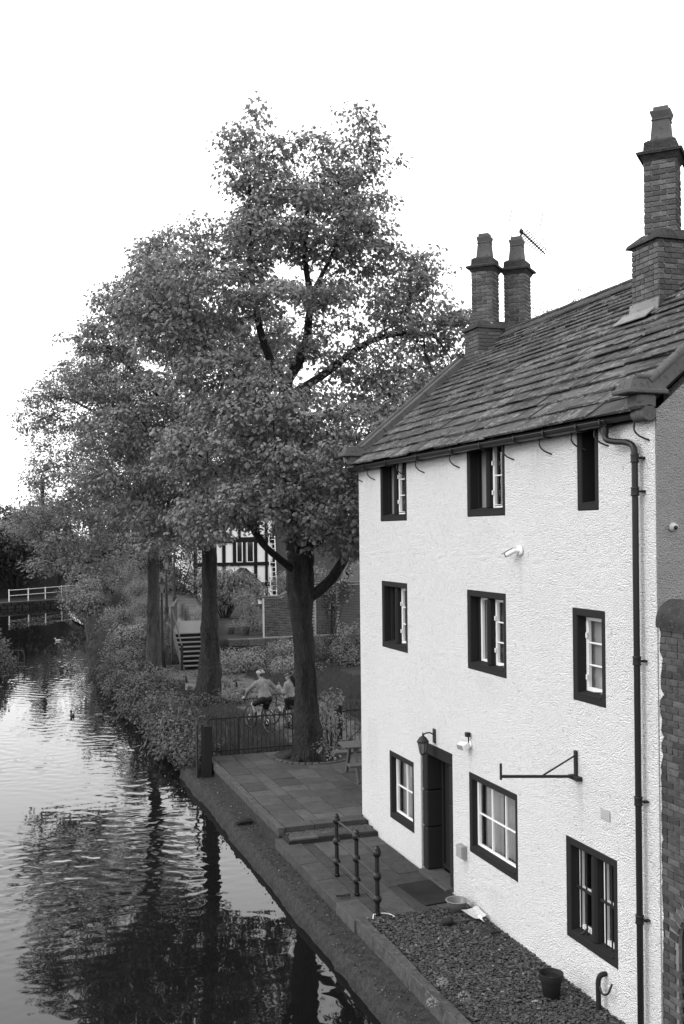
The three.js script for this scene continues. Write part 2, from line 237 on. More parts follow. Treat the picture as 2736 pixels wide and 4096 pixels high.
const path = structure('footpath');                              // lower level in front of the door, two shallow steps below the terrace
part(path, 'bedding', planarUV(at(new THREE.BoxGeometry(1.74, 0.4, 4.2), 6.25, -0.245, -16.95)), M.joint);
lay(path, 'flagstone', columns(5.78, [0.44, 0.4, 0.46], -14.9, -18.9, 0.7, 1.3, 8).map((c) => [...c]), 0, 0.06, 25, M.flag.slice(1));
lay(path, 'flagstone', columns(5.565, [0.21], -14.9, -18.9, 0.6, 1.0, 9), -0.004, 0.06, 26, M.flag.slice(0, 2));
part(path, 'bedding', planarUV(at(new THREE.BoxGeometry(1.78, 0.35, 0.55), 6.2, -0.1, -19.17)), M.joint);
{ const c = []; for (let i = 0; i < 13; i++) for (let k = 0; k < 3; k++) c.push([5.37 + i * 0.13 + (k % 2) * 0.05, 5.37 + (i + 1) * 0.13 + (k % 2) * 0.05, -19.08 - k * 0.112, -19.08 - (k + 1) * 0.112]); lay(path, 'paving_sett', c, 0.102, 0.06, 37, [M.flag[3], M.flag[4], M.kerb], 0.004);
  lay(path, 'step_stone', [[5.36, 5.9, -18.9, -19.08], [5.9, 6.5, -18.9, -19.08], [6.5, 7.06, -18.9, -19.08]], 0.105, 0.15, 38, M.flag); }
lay(path, 'door_step', [[6.98, 7.38, -15.5, -16.65]], 0.06, 0.14, 44, [M.flag[4]]);

const bed = structure('tree_bed');                                // soil round the trunk with a ring of setts
{ const g = new THREE.CircleGeometry(1, 40, 0, Math.PI * 2).rotateX(-Math.PI / 2), p = g.attributes.position; for (let i = 0; i < p.count; i++) p.setY(i, 0.02 * Math.max(0, 1 - Math.hypot(p.getX(i), p.getZ(i)))); g.computeVertexNormals(); part(bed, 'soil', planarUV(at(g, 7.82, 0.205, -25.45)), M.dirt);
  for (let i = 0; i < 26; i++) { const a = Math.PI * (-0.13 + 1.26 * i / 25), o = part(bed, 'edging_sett', cbox(0.14, 0.1, 0.1, 0.015, 0.008, i), M.kerb); o.position.set(7.82 + Math.cos(a) * 1.02, 0.18, -25.45 + Math.sin(a) * 1.02); o.rotation.y = -a + Math.PI / 2; } }

structure('gravel_bed', planarUV(at(new THREE.BoxGeometry(1.8, 0.3, 9.9), 6.23, -0.172, -9.94)), M.dirt);
{ // slate chippings
  const r = rng(91), chip = cbox(0.05, 0.011, 0.034, 0.003, 0.007, 3), ms = [], o3 = new THREE.Object3D();
  for (let i = 0; i < 26000; i++) { const x = 5.36 + r() * 1.73, z = -14.93 + r() * 8.4, s = 0.45 + r() * r() * 1.0; o3.position.set(x, -0.02 + r() * 0.035, z); o3.rotation.set((r() - 0.5) * 0.6, r() * 6.3, (r() - 0.5) * 0.6); o3.scale.set(s * (0.7 + 0.6 * r()), 1, s); o3.updateMatrix(); ms.push(o3.matrix.clone()); }
  const g = stuffOf(scene, 'gravel', chip, mat(1, { roughness: 0.75 }), ms), c = new THREE.Color(); ms.forEach((_, i) => { const v = 0.042 + 0.07 * Math.pow(r(), 2) + (r() < 0.012 ? 0.15 : 0); g.setColorAt(i, c.setRGB(v, v, v)); });
  g.userData.label = 'dark slate chippings spread between kerb and white wall'; g.userData.category = 'gravel';
}

// far side: quay wall, path behind it
{ const q = structure('quay'); const r = rng(14);
  for (let i = 0; i < 26; i++) for (let k = 0; k < 2; k++) { const x0 = -8 + i * 0.62 + k * 0.3, o = part(q, 'quay_stone', cbox(0.6, 0.27, 0.5, 0.02, 0.02, i * 2 + k), [M.ledge, M.capstone, M.dirt][Math.floor(r() * 3)]); o.position.set(x0, -0.32 + k * 0.28, quayZ(x0) - 0.15); o.rotation.y = 0.5; }
  for (let i = 0; i < 9; i++) { const x0 = -8 + i * 1.8, o = part(q, 'coping_stone', cbox(2.0, 0.1, 0.6, 0.02, 0.01, i + 70), M.kerb); o.position.set(x0 + 0.8, 0.09, quayZ(x0 + 0.8) - 0.22); o.rotation.y = 0.503; }
}
structure('towpath', grid(steps(0, 18, 1), steps(-26.4, 60, -46), (x, z) => 0).clone(), M.path);
{ const g = scene.getObjectByName('towpath').geometry, p = g.attributes.position; for (let i = 0; i < p.count; i++) { const t = p.getX(i), z = p.getZ(i), c = 9.3 - 1.1 * smooth(-33, -45, z), w = 1.7 + 0.25 * Math.sin(z * 1.3) + 0.2 * Math.sin(z * 3.1); const x = c + (t - 0.5) * 2 * w; p.setXYZ(i, x, groundY(x, z) + 0.006 - 0.02 * Math.pow(Math.abs(t - 0.5) * 2, 6), z); g.attributes.uv.setXY(i, x, z); } g.computeVertexNormals(); }

{ // grit, leaves and moss lumps lying on the canal ledge
  const r = rng(97), g = new THREE.IcosahedronGeometry(0.016, 0), ms = [], q = new THREE.Object3D(); for (let i = 0; i < 1500; i++) { const z = -7 - 19 * r(), x = 4.74 + 0.5 * r(); q.position.set(x, -0.175 + 0.05 * smooth(-20.8, -21.6, z), z); q.rotation.set(r() * 6, r() * 6, r() * 6); const s = 0.25 + 1.1 * Math.pow(r(), 3); q.scale.set(s * 1.3, s * 0.7, s); q.updateMatrix(); ms.push(q.matrix.clone()); }
  const o = stuffOf(scene, 'ledge_litter', planarUV(g), mat(1), ms), c = new THREE.Color(); ms.forEach((_, i) => { const v = r() < 0.75 ? 0.03 + 0.05 * r() : 0.07 + 0.1 * r(); o.setColorAt(i, c.setRGB(v, v, v)); }); o.userData.label = 'grit and leaf litter on the canal ledge'; o.userData.category = 'litter';
}
// ---------------------------------------------------------------- the white canal house
const HB = [7.1, 0, -14.88];
const house = thing('canal_house', 'tall white roughcast house with stone slate roof and tall brick chimneys', 'house', HB);
const loc = (g) => g.translate(-HB[0], -HB[1], -HB[2]);
const hp = (name, geo, m, parent = house, label) => part(parent, name, loc(Array.isArray(geo) ? flat(geo) : geo), m, label);
const sub = (name, label) => { const o = new THREE.Group(); o.name = name; if (label) o.userData.label = label; house.add(o); return o; };
const poly = (pts) => new THREE.Shape(pts.map((p) => new THREE.Vector2(...p)));
const holeRect = (s, a, b, c, d) => { s.holes.push(new THREE.Path([[a, c], [b, c], [b, d], [a, d]].map((p) => new THREE.Vector2(...p)))); };

const WINS = [ // [z0 (far), z1 (near), y0, y1, reveal, kind]
  [-18.59, -17.28, 6.05, 7.16, 0.13, 'two'], [-14.81, -13.55, 6.07, 7.16, 0.14, 'two'], [-11.6, -11.11, 6.09, 7.16, 0.25, 'slit'],
  [-18.57, -17.3, 3.68, 4.93, 0.16, 'two'], [-14.85, -13.56, 3.71, 4.94, 0.17, 'two'], [-11.75, -11.0, 3.68, 4.86, 0.16, 'one'],
  [-18.26, -17.09, 0.52, 1.78, 0.12, 'sash2'], [-14.85, -13.28, 0.85, 2.1, 0.12, 'sash3'], [-11.97, -10.8, 0.58, 1.89, 0.13, 'barred']];
const DOOR = [-16.7, -15.46, 0, 2.25];
{ // front wall with its openings, then gables, back wall and floors
  const s = poly([[9.965, -0.1], [19.8, -0.1], [19.8, 7.2], [9.965, 7.2]]);
  for (const [a, b, c, d] of [...WINS, DOOR]) holeRect(s, -b, -a, Math.max(c, -0.06), Math.min(d, 7.17));
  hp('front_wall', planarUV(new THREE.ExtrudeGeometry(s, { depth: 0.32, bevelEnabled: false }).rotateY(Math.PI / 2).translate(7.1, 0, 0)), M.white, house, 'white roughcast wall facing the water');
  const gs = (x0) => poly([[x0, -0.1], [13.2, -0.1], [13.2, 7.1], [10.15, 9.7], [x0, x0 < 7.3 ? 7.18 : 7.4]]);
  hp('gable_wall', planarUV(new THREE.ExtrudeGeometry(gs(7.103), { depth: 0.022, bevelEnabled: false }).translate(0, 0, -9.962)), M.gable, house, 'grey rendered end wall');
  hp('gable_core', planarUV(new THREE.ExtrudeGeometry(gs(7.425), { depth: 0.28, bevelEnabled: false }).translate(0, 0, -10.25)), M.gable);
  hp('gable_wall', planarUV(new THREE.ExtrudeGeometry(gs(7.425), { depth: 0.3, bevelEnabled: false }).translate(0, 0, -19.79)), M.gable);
  hp('back_wall', planarUV(at(new THREE.BoxGeometry(0.3, 7.2, 9.2), 13.04, 3.5, -14.88)), M.gable);
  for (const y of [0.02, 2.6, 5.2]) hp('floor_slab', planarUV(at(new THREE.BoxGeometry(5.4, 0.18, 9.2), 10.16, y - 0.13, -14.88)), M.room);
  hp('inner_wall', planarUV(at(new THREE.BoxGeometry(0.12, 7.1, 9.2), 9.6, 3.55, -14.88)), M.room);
  const r = rng(4), e = []; for (let i = 0; i <= 60; i++) e.push([0.07 * r() * r() * (i < 34 ? 0.6 : 1.3) + 0.006, lerp(0.9, 4.95, i / 60)]);
  const j = new THREE.Shape(); j.moveTo(-0.02, 0.9); e.forEach(([w, y]) => j.lineTo(w, y)); j.lineTo(-0.02, 4.95);
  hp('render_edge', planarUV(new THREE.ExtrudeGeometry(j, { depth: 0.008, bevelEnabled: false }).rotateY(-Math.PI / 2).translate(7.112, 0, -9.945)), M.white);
}

const TH = Math.atan(0.83), CT = Math.cos(TH), ST = Math.sin(TH), roofP = (s, n, z) => [6.93 + s * CT - n * ST, 7.14 + s * ST + n * CT, z];
{ // roof deck, stone slates in diminishing courses, mossy ridge
  const roof = sub('roof', 'weathered stone slate roof with moss along the ridge'), r = rng(202);
  part(roof, 'roof_deck', loc(planarUV(at(new THREE.BoxGeometry(4.2, 0.05, 9.5), ...roofP(2.1, -0.03, -14.88), 0, 0, TH))), M.joint);
  part(roof, 'roof_deck', loc(planarUV(at(new THREE.BoxGeometry(4.3, 0.08, 9.5), 11.79, 8.47, -14.88, 0, 0, -TH))), M.roof[0]);
  let s = 0, row = 0;
  while (s < 4.1) {
    const g = lerp(0.31, 0.14, smooth(0, 4.1, s) * 0.6 + 0.4 * s / 4.1), len = Math.min(g * 1.45 + 0.05, 4.24 - s);
    let z = -10.12 - (row % 2) * 0.2 * r();
    z = -10.1;
    while (z > -19.6) {
      let w = lerp(0.42, 0.95, r()) * (row < 6 ? 1 : 0.95); if (z - w < -19.66 || z - w - 0.25 < -19.66) w = z + 19.66;
      if (row % 2 && z === -10.1) w *= 0.55;
      const t = lerp(0.028, 0.042, r()), zc = z - w / 2;
      const nearStack = zc > -13.5 && zc < -12.4 && s > 2.72 && s < 3.4;
      const o = part(roof, 'roof_slate', loc(at(cbox(len, t, w - 0.016, 0.006, 0.014, Math.floor(r() * 1e6)), ...roofP(s + len / 2 + (r() - 0.5) * 0.036, 0.05 + (r() - 0.5) * 0.01, zc), (r() - 0.5) * 0.012, (r() - 0.5) * 0.012, TH - (0.062 + (r() - 0.5) * 0.016) / len)), M.roof[Math.floor(r() * M.roof.length)]);
      z -= w;
    }
    s += g; row++;
  }
  for (let i = 0; i < 15; i++) { const z = -10.45 - i * 0.63; const o = part(roof, 'ridge_stone', loc(flat([at(cbox(0.24, 0.05, 0.62, 0.02, 0.012, i), 10.05, 9.86, z, 0, 0, TH), at(cbox(0.24, 0.05, 0.62, 0.02, 0.012, i + 50), 10.24, 9.87, z, 0, 0, -TH), at(cbox(0.14, 0.06, 0.62, 0.02, 0.01, i + 90), 10.145, 9.945, z)])), M.ridge); }
}
{ // copings and kneelers
  const far = sub('gable_coping', 'moulded stone coping beside the tree'), near = sub('gable_coping', 'moulded stone coping over the grey end wall');
  for (const [p, zc, s0, n, rollZ] of [[far, -19.75, 0.42, 5, -19.86], [near, -10.05, 0.3, 6, -9.95]]) {
    const L = p === far ? 0.585 : 0.63;
    for (let i = 0; i < n; i++) part(p, 'coping_stone', loc(flat([at(cbox(L - 0.008, 0.17, 0.25, 0.01, 0.004, i + n), ...roofP(s0 + (i + 0.5) * L, 0.12, zc), 0, 0, TH), at(new THREE.CylinderGeometry(0.045, 0.045, L - 0.006, 10).rotateZ(Math.PI / 2), ...roofP(s0 + (i + 0.5) * L, 0.215, rollZ), 0, 0, TH)])), M.coping);
    part(p, 'kneeler', loc(flat([at(trap(0.5, 0.30, 0.36, 0.24, 0, 0.13), 6.98, 7.40, zc), at(cbox(0.54, 0.05, 0.33, 0.01), 6.97, 7.385, zc), at(new THREE.CylinderGeometry(0.035, 0.035, 0.3, 10).rotateZ(Math.PI / 2), 7.0, 7.55, rollZ)])), M.coping);
    part(p, 'corbel', loc(flat([at(cbox(0.25, 0.17, 0.24, 0.03), 6.99, 7.28, zc), at(new THREE.CylinderGeometry(0.09, 0.09, 0.24, 12).rotateX(Math.PI / 2), 7.01, 7.15, zc)])), M.coping);
  }
}
function trap(w0, d0, w1, d1, y0, y1) { const P = [], c = (w, d, y) => [V(-w / 2, y, -d / 2), V(w / 2, y, -d / 2), V(w / 2, y, d / 2), V(-w / 2, y, d / 2)], a = c(w0, d0, y0), b = c(w1, d1, y1); for (let i = 0; i < 4; i++) { const j = (i + 1) % 4; P.push(a[i], b[i], b[j], a[i], b[j], a[j]); } P.push(b[0], b[3], b[2], b[0], b[2], b[1], a[0], a[1], a[2], a[0], a[2], a[3]); const g = new THREE.BufferGeometry().setFromPoints(P); g.computeVertexNormals(); return planarUV(g); }
const frus = (r0, r1, y0, y1, cx, cz) => { const g = new THREE.CylinderGeometry(r1, r0, y1 - y0, 4).toNonIndexed(); g.computeVertexNormals(); return planarUV(g.translate(cx, (y0 + y1) / 2, cz)); };

const brickGeo = {}; const brickOf = (l, h = 0.066, d = 0.1, v = 0) => brickGeo[[l, h, d, v]] ??= cbox(l, h, d, 0.006, 0.004, 11 + v * 7 + Math.round(l * 100));
function brickFace(parent, o, u, nrm, width, y0, y1, pal, seed, keep = () => true, pattern) {   // rows of separate bricks along direction u, looking along nrm
  const r = rng(seed), ang = Math.atan2(-u[1], u[0]); let row = 0;
  for (let y = y0; y < y1 - 0.03; y += 0.076, row++) {
    const want = pattern ? pattern(row) : null; let p = 0, k = 0;
    while (p < width - 0.03) {
      let l = want ? want[k % want.length] : (row % 2 ? 0.215 : (k === 0 ? 0.1025 : 0.215)); if (!want && r() < 0.18) l = 0.1025;
      if (p + l > width - 0.035) l = width - p;
      const c = p + l / 2, yy = y + 0.033;
      if (keep(o[0] + u[0] * c, yy, o[1] + u[1] * c)) {
        const q = part(parent, 'brick', brickOf(Math.round((l - 0.01) * 1000) / 1000, 0.066, 0.1, Math.floor(r() * 3)), pal[Math.floor(r() * pal.length)]); const out = -0.05 + 0.004 * r();
        q.position.set(o[0] + u[0] * c + nrm[0] * (out + 0.008), yy, o[1] + u[1] * c + nrm[1] * (out + 0.008)); q.rotation.y = ang;
        if (parent.userData.base) q.position.sub(parent.userData.base);
      }
      p += l; k++;
    }
  }
}
{ // chimneys: square stacks set diagonally on brick bases
  const D = Math.SQRT1_2, hb = V(...HB), pat = (row) => row % 2 ? [0.1025, 0.215, 0.1225] : [0.22, 0.22];
  const chimney = (label, stacks, base, cap, w0) => {
    const c = sub('chimney', label), h0 = base.y;
    for (const [cx, cz, full, Y] of stacks) {
      const h = 0.311, add = (o, u, n, seed) => { const g = new THREE.Group(); g.userData.base = hb; brickFace({ userData: { base: hb }, add: (m) => c.add(m) }, o, u, n, 0.44, Y[0], Y[1], M.brick, seed, () => true, pat); };
      part(c, 'stack_core', loc(frus(h - 0.012, h - 0.012, Y[0] - 0.1, Y[1], cx, cz)), M.mortar);
      if (full) { add([cx - h, cz], [D, D], [-D, D], 7 + cx * 10); add([cx, cz + h], [D, -D], [D, D], 8 + cx * 10); add([cx, cz - h], [-D, D], [-D, -D], 9 + cx * 10); }
      const y = Y[1];
      part(c, 'stack_cap', loc(flat([frus(0.32, 0.40, y, y + 0.1, cx, cz), frus(0.44, 0.455, y + 0.09, y + 0.125, cx, cz), frus(0.455, 0.33, y + 0.125, y + 0.165, cx, cz), frus(0.325, 0.315, y + 0.16, y + 0.285, cx, cz), frus(0.315, 0.24, y + 0.285, y + 0.325, cx, cz)])), M.capstone);
      const q = y + 0.31; part(c, 'chimney_pot', loc(flat([frus(0.215, 0.205, q, q + 0.03, cx, cz), frus(0.20, 0.165, q + 0.03, q + 0.32, cx, cz), frus(0.165, 0.188, q + 0.30, q + 0.32, cx, cz), frus(0.188, 0.17, q + 0.32, q + 0.335, cx, cz), frus(0.165, w0, q + 0.335, q + 0.43, cx, cz), frus(w0, w0 - 0.01, q + 0.43, q + 0.45, cx, cz), frus(0.15, 0.146, q + 0.45, q + 0.51, cx, cz)])), M.pot);
    }
    return c;
  };
  const near = chimney('tall brick chimney rising from the middle of the roof', [[9.39, -12.93, true, [10.12, 11.16]], [10.14, -12.93, true, [10.12, 11.16]]], { y: 10 }, 0, 0.21);
  const far = chimney('pair of diagonal brick chimney stacks above the gable beside the tree', [[9.83, -19.53, true, [10.12, 11.16]], [10.58, -19.54, true, [10.12, 11.16]]], { y: 10 }, 0, 0.195);
  const ry = (x) => 7.44 + 0.83 * (x - 7.29), tgt = (c) => ({ userData: { base: hb }, add: (m) => c.add(m) });
  part(near, 'base_core', loc(planarUV(at(new THREE.BoxGeometry(1.9, 1.5, 0.62), 10.02, 9.25, -12.91))), M.mortar);
  brickFace(tgt(near), [9.06, -13.23], [0, 1], [-1, 0], 0.64, 8.72, 9.97, M.brick.slice(1), 71);
  brickFace(tgt(near), [9.06, -12.59], [1, 0], [0, 1], 1.0, 8.72, 9.97, M.brick.slice(1), 72, (x, y) => y > ry(x) - 0.05);
  part(near, 'weathering', loc(flat([at(trap(2.06, 0.78, 2.02, 0.74, 0, 0.05), 10.02, 9.97, -12.91), at(trap(2.02, 0.74, 1.7, 0.5, 0, 0.13), 10.02, 10.02, -12.91)])), M.capstone);
  part(near, 'flashing', loc(flat([bx(0.03, 0.2, 0.70, 9.035, 9.04, -12.91, 0, 0, -0.12), at(cbox(0.24, 0.02, 0.8, 0.004), ...roofP(2.64, 0.118, -12.95), 0, 0, TH)])), M.leadFlash);
  part(far, 'base_core', loc(planarUV(at(new THREE.BoxGeometry(1.46, 1.3, 0.60), 10.24, 9.35, -19.535))), M.mortar);
  brickFace(tgt(far), [9.5, -19.85], [0, 1], [-1, 0], 0.63, 9.08, 9.98, M.brick.slice(1), 73);
  brickFace(tgt(far), [9.5, -19.22], [1, 0], [0, 1], 1.3, 9.08, 9.98, M.brick.slice(1), 74, (x, y) => y > ry(x) - 0.05, (row) => row % 2 ? [0.32, 0.215, 0.32] : [0.215, 0.32, 0.28]);
  part(far, 'weathering', loc(flat([at(trap(1.6, 0.74, 1.56, 0.7, 0, 0.05), 10.24, 9.98, -19.535), at(trap(1.56, 0.7, 1.3, 0.46, 0, 0.12), 10.24, 10.03, -19.535)])), M.capstone);
  part(far, 'flashing', loc(bx(0.03, 0.12, 0.68, 9.475, 9.24, -19.53, 0, 0, -0.2)), M.leadFlash);
}
{ // gutter, wall hooks and downpipe
  const gut = sub('gutter'), half = new THREE.Shape(); half.absarc(0, 0, 0.066, Math.PI, 0, false); half.lineTo(0.058, 0); half.absarc(0, 0, 0.058, 0, Math.PI, true);
  part(gut, 'trough', loc(flat([new THREE.ExtrudeGeometry(half, { depth: 9.25, bevelEnabled: false, curveSegments: 10 }).translate(6.945, 7.13, -19.88), tube([[6.88, 7.13, -19.88], [6.88, 7.13, -10.63]], 0.011), tube([[6.905, 7.075, -19.88], [6.905, 7.075, -10.63]], 0.008)])), M.black);
  const zs = [-19.75, -18.9, -17.75, -16.3, -14.9, -13.9, -12.85, -12.05, -11.25, -10.72];
  for (const z of zs) part(gut, 'bracket', loc(flat([tube([[6.872, 7.15, z], [6.865, 7.09, z], [6.905, 7.055, z], [6.96, 7.05, z], [7.1, 7.1, z]], 0.013, 5), bx(0.02, 0.05, 0.03, 6.868, 7.11, z)])), M.black);
  for (const z of [-19.7, -19.0, -17.45, -16.6, -15.2, -13.4, -12.35, -11.55, -11.02, -10.2]) part(gut, 'wall_hook', loc(tube(curve([[7.0, 7.09, z], [6.99, 6.98, z + 0.0], [7.03, 6.9, z + 0.06], [7.11, 6.85, z + 0.14]], 6), 0.011, 5)), M.black);
  part(house, 'fascia', loc(bx(0.05, 0.12, 9.5, 7.07, 7.14, -14.88)), M.blackMatt);
  const dp = sub('downpipe'), px = 7.015, pz = -10.23;
  part(dp, 'pipe', loc(flat([tube([[6.945, 7.07, -10.72], [6.945, 6.98, -10.72]], 0.045, 12), tube(curve([[6.945, 6.99, -10.72], [6.945, 6.92, -10.7], [6.97, 6.88, -10.58], [7.0, 6.85, -10.36], [px, 6.80, -10.26], [px, 6.7, pz]], 16), 0.037, 12), tube([[px, 6.72, pz], [px, 0.05, pz]], 0.037, 14)])), M.black);
  for (const y of [6.66, 6.28, 4.35, 2.75, 1.4, 0.12]) part(dp, 'collar', loc(flat([at(lathe([[0.038, -0.05], [0.05, -0.05], [0.05, -0.035], [0.046, -0.03], [0.046, 0.03], [0.05, 0.035], [0.05, 0.05], [0.038, 0.05]], 14), px, y, pz), bx(0.1, 0.025, 0.03, 7.06, y, pz + 0.05), at(new THREE.CylinderGeometry(0.016, 0.016, 0.05, 8).rotateZ(Math.PI / 2), 7.07, y, pz + 0.075)])), M.black);
}
// windows: dark stone surrounds set in the wall, white casements and glass set back in the reveal
const DIM = 0.11;
function casement(w, z0, z1, y0, y1, x, vBars, hBars, m = M.whitePaint, b = 0.05) {
  const zc = (z0 + z1) / 2, yc = (y0 + y1) / 2, W = z1 - z0, Hh = y1 - y0, t = 0.02;
  part(w, 'frame', loc(flat([bx(0.05, b, W, x, y0 + b / 2, zc), bx(0.05, b, W, x, y1 - b / 2, zc), bx(0.05, Hh - 2 * b, b, x, yc, z0 + b / 2), bx(0.05, Hh - 2 * b, b, x, yc, z1 - b / 2)])), m);
  for (let i = 1; i <= vBars; i++) part(w, 'glazing_bar', loc(bx(0.035, Hh - 2 * b, t * 1.4, x, yc, lerp(z0 + b, z1 - b, i / (vBars + 1)))), m);
  for (let i = 1; i <= hBars; i++) part(w, 'glazing_bar', loc(bx(0.034, t, W - 2 * b, x, lerp(y0 + b, y1 - b, i / (hBars + 1)), zc)), m);
  const nz = vBars + 1, ny = hBars + 1;
  for (let i = 0; i < nz; i++) for (let k = 0; k < ny; k++) { const a = lerp(z0 + b, z1 - b, i / nz), c = lerp(z0 + b, z1 - b, (i + 1) / nz), d = lerp(y0 + b, y1 - b, k / ny), e = lerp(y0 + b, y1 - b, (k + 1) / ny); const g = planarUV(new THREE.PlaneGeometry(c - a, e - d).rotateY(-Math.PI / 2).rotateX(((i * 7 + k * 3) % 5 - 2) * 0.003).translate(x + 0.012, (d + e) / 2, (a + c) / 2)); part(w, 'pane', loc(g), M.glass); }
}
function curtainStrip(w, z0, z1, y0, y1, x, seed) { const g = new THREE.PlaneGeometry(z1 - z0, y1 - y0, 24, 1).rotateY(-Math.PI / 2), p = g.attributes.position; for (let i = 0; i < p.count; i++) p.setX(i, 0.018 * Math.sin((p.getZ(i) + seed) * 70) + 0.008 * Math.sin((p.getZ(i) + seed) * 31)); g.computeVertexNormals(); part(w, 'curtain', loc(g.translate(x, (y0 + y1) / 2, (z0 + z1) / 2)), M.curtain); }
WINS.forEach(([z0, z1, y0, y1, rev, kind], i) => {
  const w = sub('window'), F = kind[0] === 's' && kind !== 'slit' ? 0.09 : DIM, d = 0.30, xc = 7.097 + d / 2, sillH = 0.1, top = y1 > 7;
  const Ly = top ? y1 : y1 - 0.1;
  part(w, 'jamb', loc(bx(d, y1 - y0 - 0.004, F, xc, (y0 + y1) / 2, z0 + F / 2, 0, 0, 0, 0.012)), M.trim);
  part(w, 'jamb', loc(bx(d, y1 - y0 - 0.004, F * 0.8, xc, (y0 + y1) / 2, z1 - F * 0.4, 0, 0, 0, 0.012)), M.trim);
  if (!top) part(w, 'lintel', loc(bx(d + 0.004, 0.1, z1 - z0 - 0.003, xc, y1 - 0.05, (z0 + z1) / 2, 0, 0, 0, 0.012)), M.trim);
  part(w, 'sill', loc(flat([bx(d + 0.006, sillH, z1 - z0 - 0.002, xc, y0 + sillH / 2, (z0 + z1) / 2, 0, 0, 0, 0.015), bx(rev + 0.06, 0.03, z1 - z0 - 2 * F, 7.1 + rev / 2 + 0.02, y0 + sillH + 0.008, (z0 + z1) / 2, 0, 0, 0.16)])), M.trim);
  const a = z0 + F, b = z1 - F * 0.8, c = y0 + sillH, e = Ly, x = 7.1 + rev, mid = (a + b) / 2;
  const mull = (mw) => part(w, 'mullion', loc(bx(d - 0.02, e - c - 0.004, mw, xc + 0.012, (c + e) / 2, mid, 0, 0, 0, 0.03)), M.trim);
  if (kind === 'two') {
    mull(0.1); if (i > 2) part(w, 'inner_jamb', loc(bx(0.06, e - c, 0.05, x + 0.0, (c + e) / 2, a + 0.025)), M.trim);
    casement(w, a + (i > 2 ? 0.05 : 0.005), mid - 0.055, c + 0.02, e - 0.005, x + 0.01, 0, 0, i > 3 ? M.whitePaint : M.trim, i > 3 ? 0.045 : 0.02); casement(w, mid + 0.055, b - 0.005, c + 0.02, e - 0.005, x - 0.02, 0, i === 1 ? 1 : 2, M.whitePaint, 0.05);
    part(w, 'hinge', loc(bx(0.03, 0.07, 0.03, x - 0.06, c + 0.25, mid + 0.085)), M.whitePaint); part(w, 'hinge', loc(bx(0.03, 0.07, 0.03, x - 0.06, e - 0.3, mid + 0.085)), M.whitePaint);
    part(w, 'stay', loc(tube([[x - 0.05, c + 0.06, b - 0.08], [x - 0.16, c + 0.045, b - 0.2]], 0.008, 5)), M.iron);
    part(w, 'blind', loc(bx(0.006, e - c, mid - a, x + 0.06, (c + e) / 2, (a + mid) / 2)), M.curtain); if (i !== 1) part(w, 'blind', loc(bx(0.006, e - c, b - mid - 0.06, x + 0.07, (c + e) / 2, (mid + b) / 2)), M.curtain);
  } else if (kind === 'slit') { casement(w, a, b, c + 0.01, e, x, 0, 0, M.trim, 0.03); part(w, 'hinge', loc(bx(0.04, 0.06, 0.03, x - 0.15, c + 0.2, b - 0.01)), M.whitePaint); part(w, 'hinge', loc(bx(0.04, 0.06, 0.03, x - 0.15, e - 0.25, b - 0.01)), M.whitePaint); }
  else if (kind === 'one') { casement(w, a + 0.005, b - 0.005, c + 0.02, e - 0.005, x - 0.01, 0, 2, M.whitePaint, 0.055); for (const y of [c + 0.2, e - 0.25]) part(w, 'hinge', loc(bx(0.03, 0.07, 0.03, x - 0.05, y, a + 0.05)), M.whitePaint); part(w, 'stay', loc(tube([[x - 0.05, c + 0.05, b - 0.12], [x - 0.15, c + 0.04, b - 0.3]], 0.008, 5)), M.iron); part(w, 'blind', loc(bx(0.006, e - c, b - a, x + 0.06, (c + e) / 2, mid)), M.curtain); }
  else if (kind === 'sash2') { casement(w, a, b, c, e, x, 1, 1, M.whitePaint, 0.05); curtainStrip(w, a - 0.02, mid - 0.04, c - 0.1, e, x + 0.12, 3); curtainStrip(w, mid + 0.02, b + 0.1, c - 0.1, e, x + 0.14, 4); }
  else if (kind === 'sash3') { casement(w, a, b, c, e, x, 2, 1, M.whitePaint, 0.05); curtainStrip(w, a - 0.02, mid - 0.12, c - 0.1, e, x + 0.12, 5); curtainStrip(w, mid - 0.06, mid + 0.42, c - 0.1, e, x + 0.15, 6); part(w, 'inner_sill', loc(bx(0.3, 0.03, b - a + 0.1, x + 0.2, c - 0.02, mid)), M.whitePaint); }
  else if (kind === 'barred') {
    mull(0.12); for (const [p, q] of [[a, mid - 0.08], [mid + 0.08, b]]) { casement(w, p + 0.005, q - 0.005, c + 0.03, e - 0.005, x + 0.02, 0, 1, M.whitePaint, 0.055); curtainStrip(w, lerp(p, q, 0.45), q, c, e, x + 0.12, p); const bars = []; for (const f of [0.3, 0.62]) bars.push(tube([[x - 0.05, c, lerp(p, q, f)], [x - 0.05, e, lerp(p, q, f)]], 0.011, 6)); part(w, 'security_bar', loc(bars[0]), M.iron); part(w, 'security_bar', loc(bars[1]), M.iron); part(w, 'cross_bar', loc(bx(0.012, 0.04, q - p, x - 0.05, (c + e) / 2 + 0.02, (p + q) / 2)), M.iron); }
    part(w, 'stay', loc(tube([[7.13, c + 0.02, a + 0.2], [7.2, c + 0.1, a + 0.24]], 0.014, 6)), M.iron);
  }
});
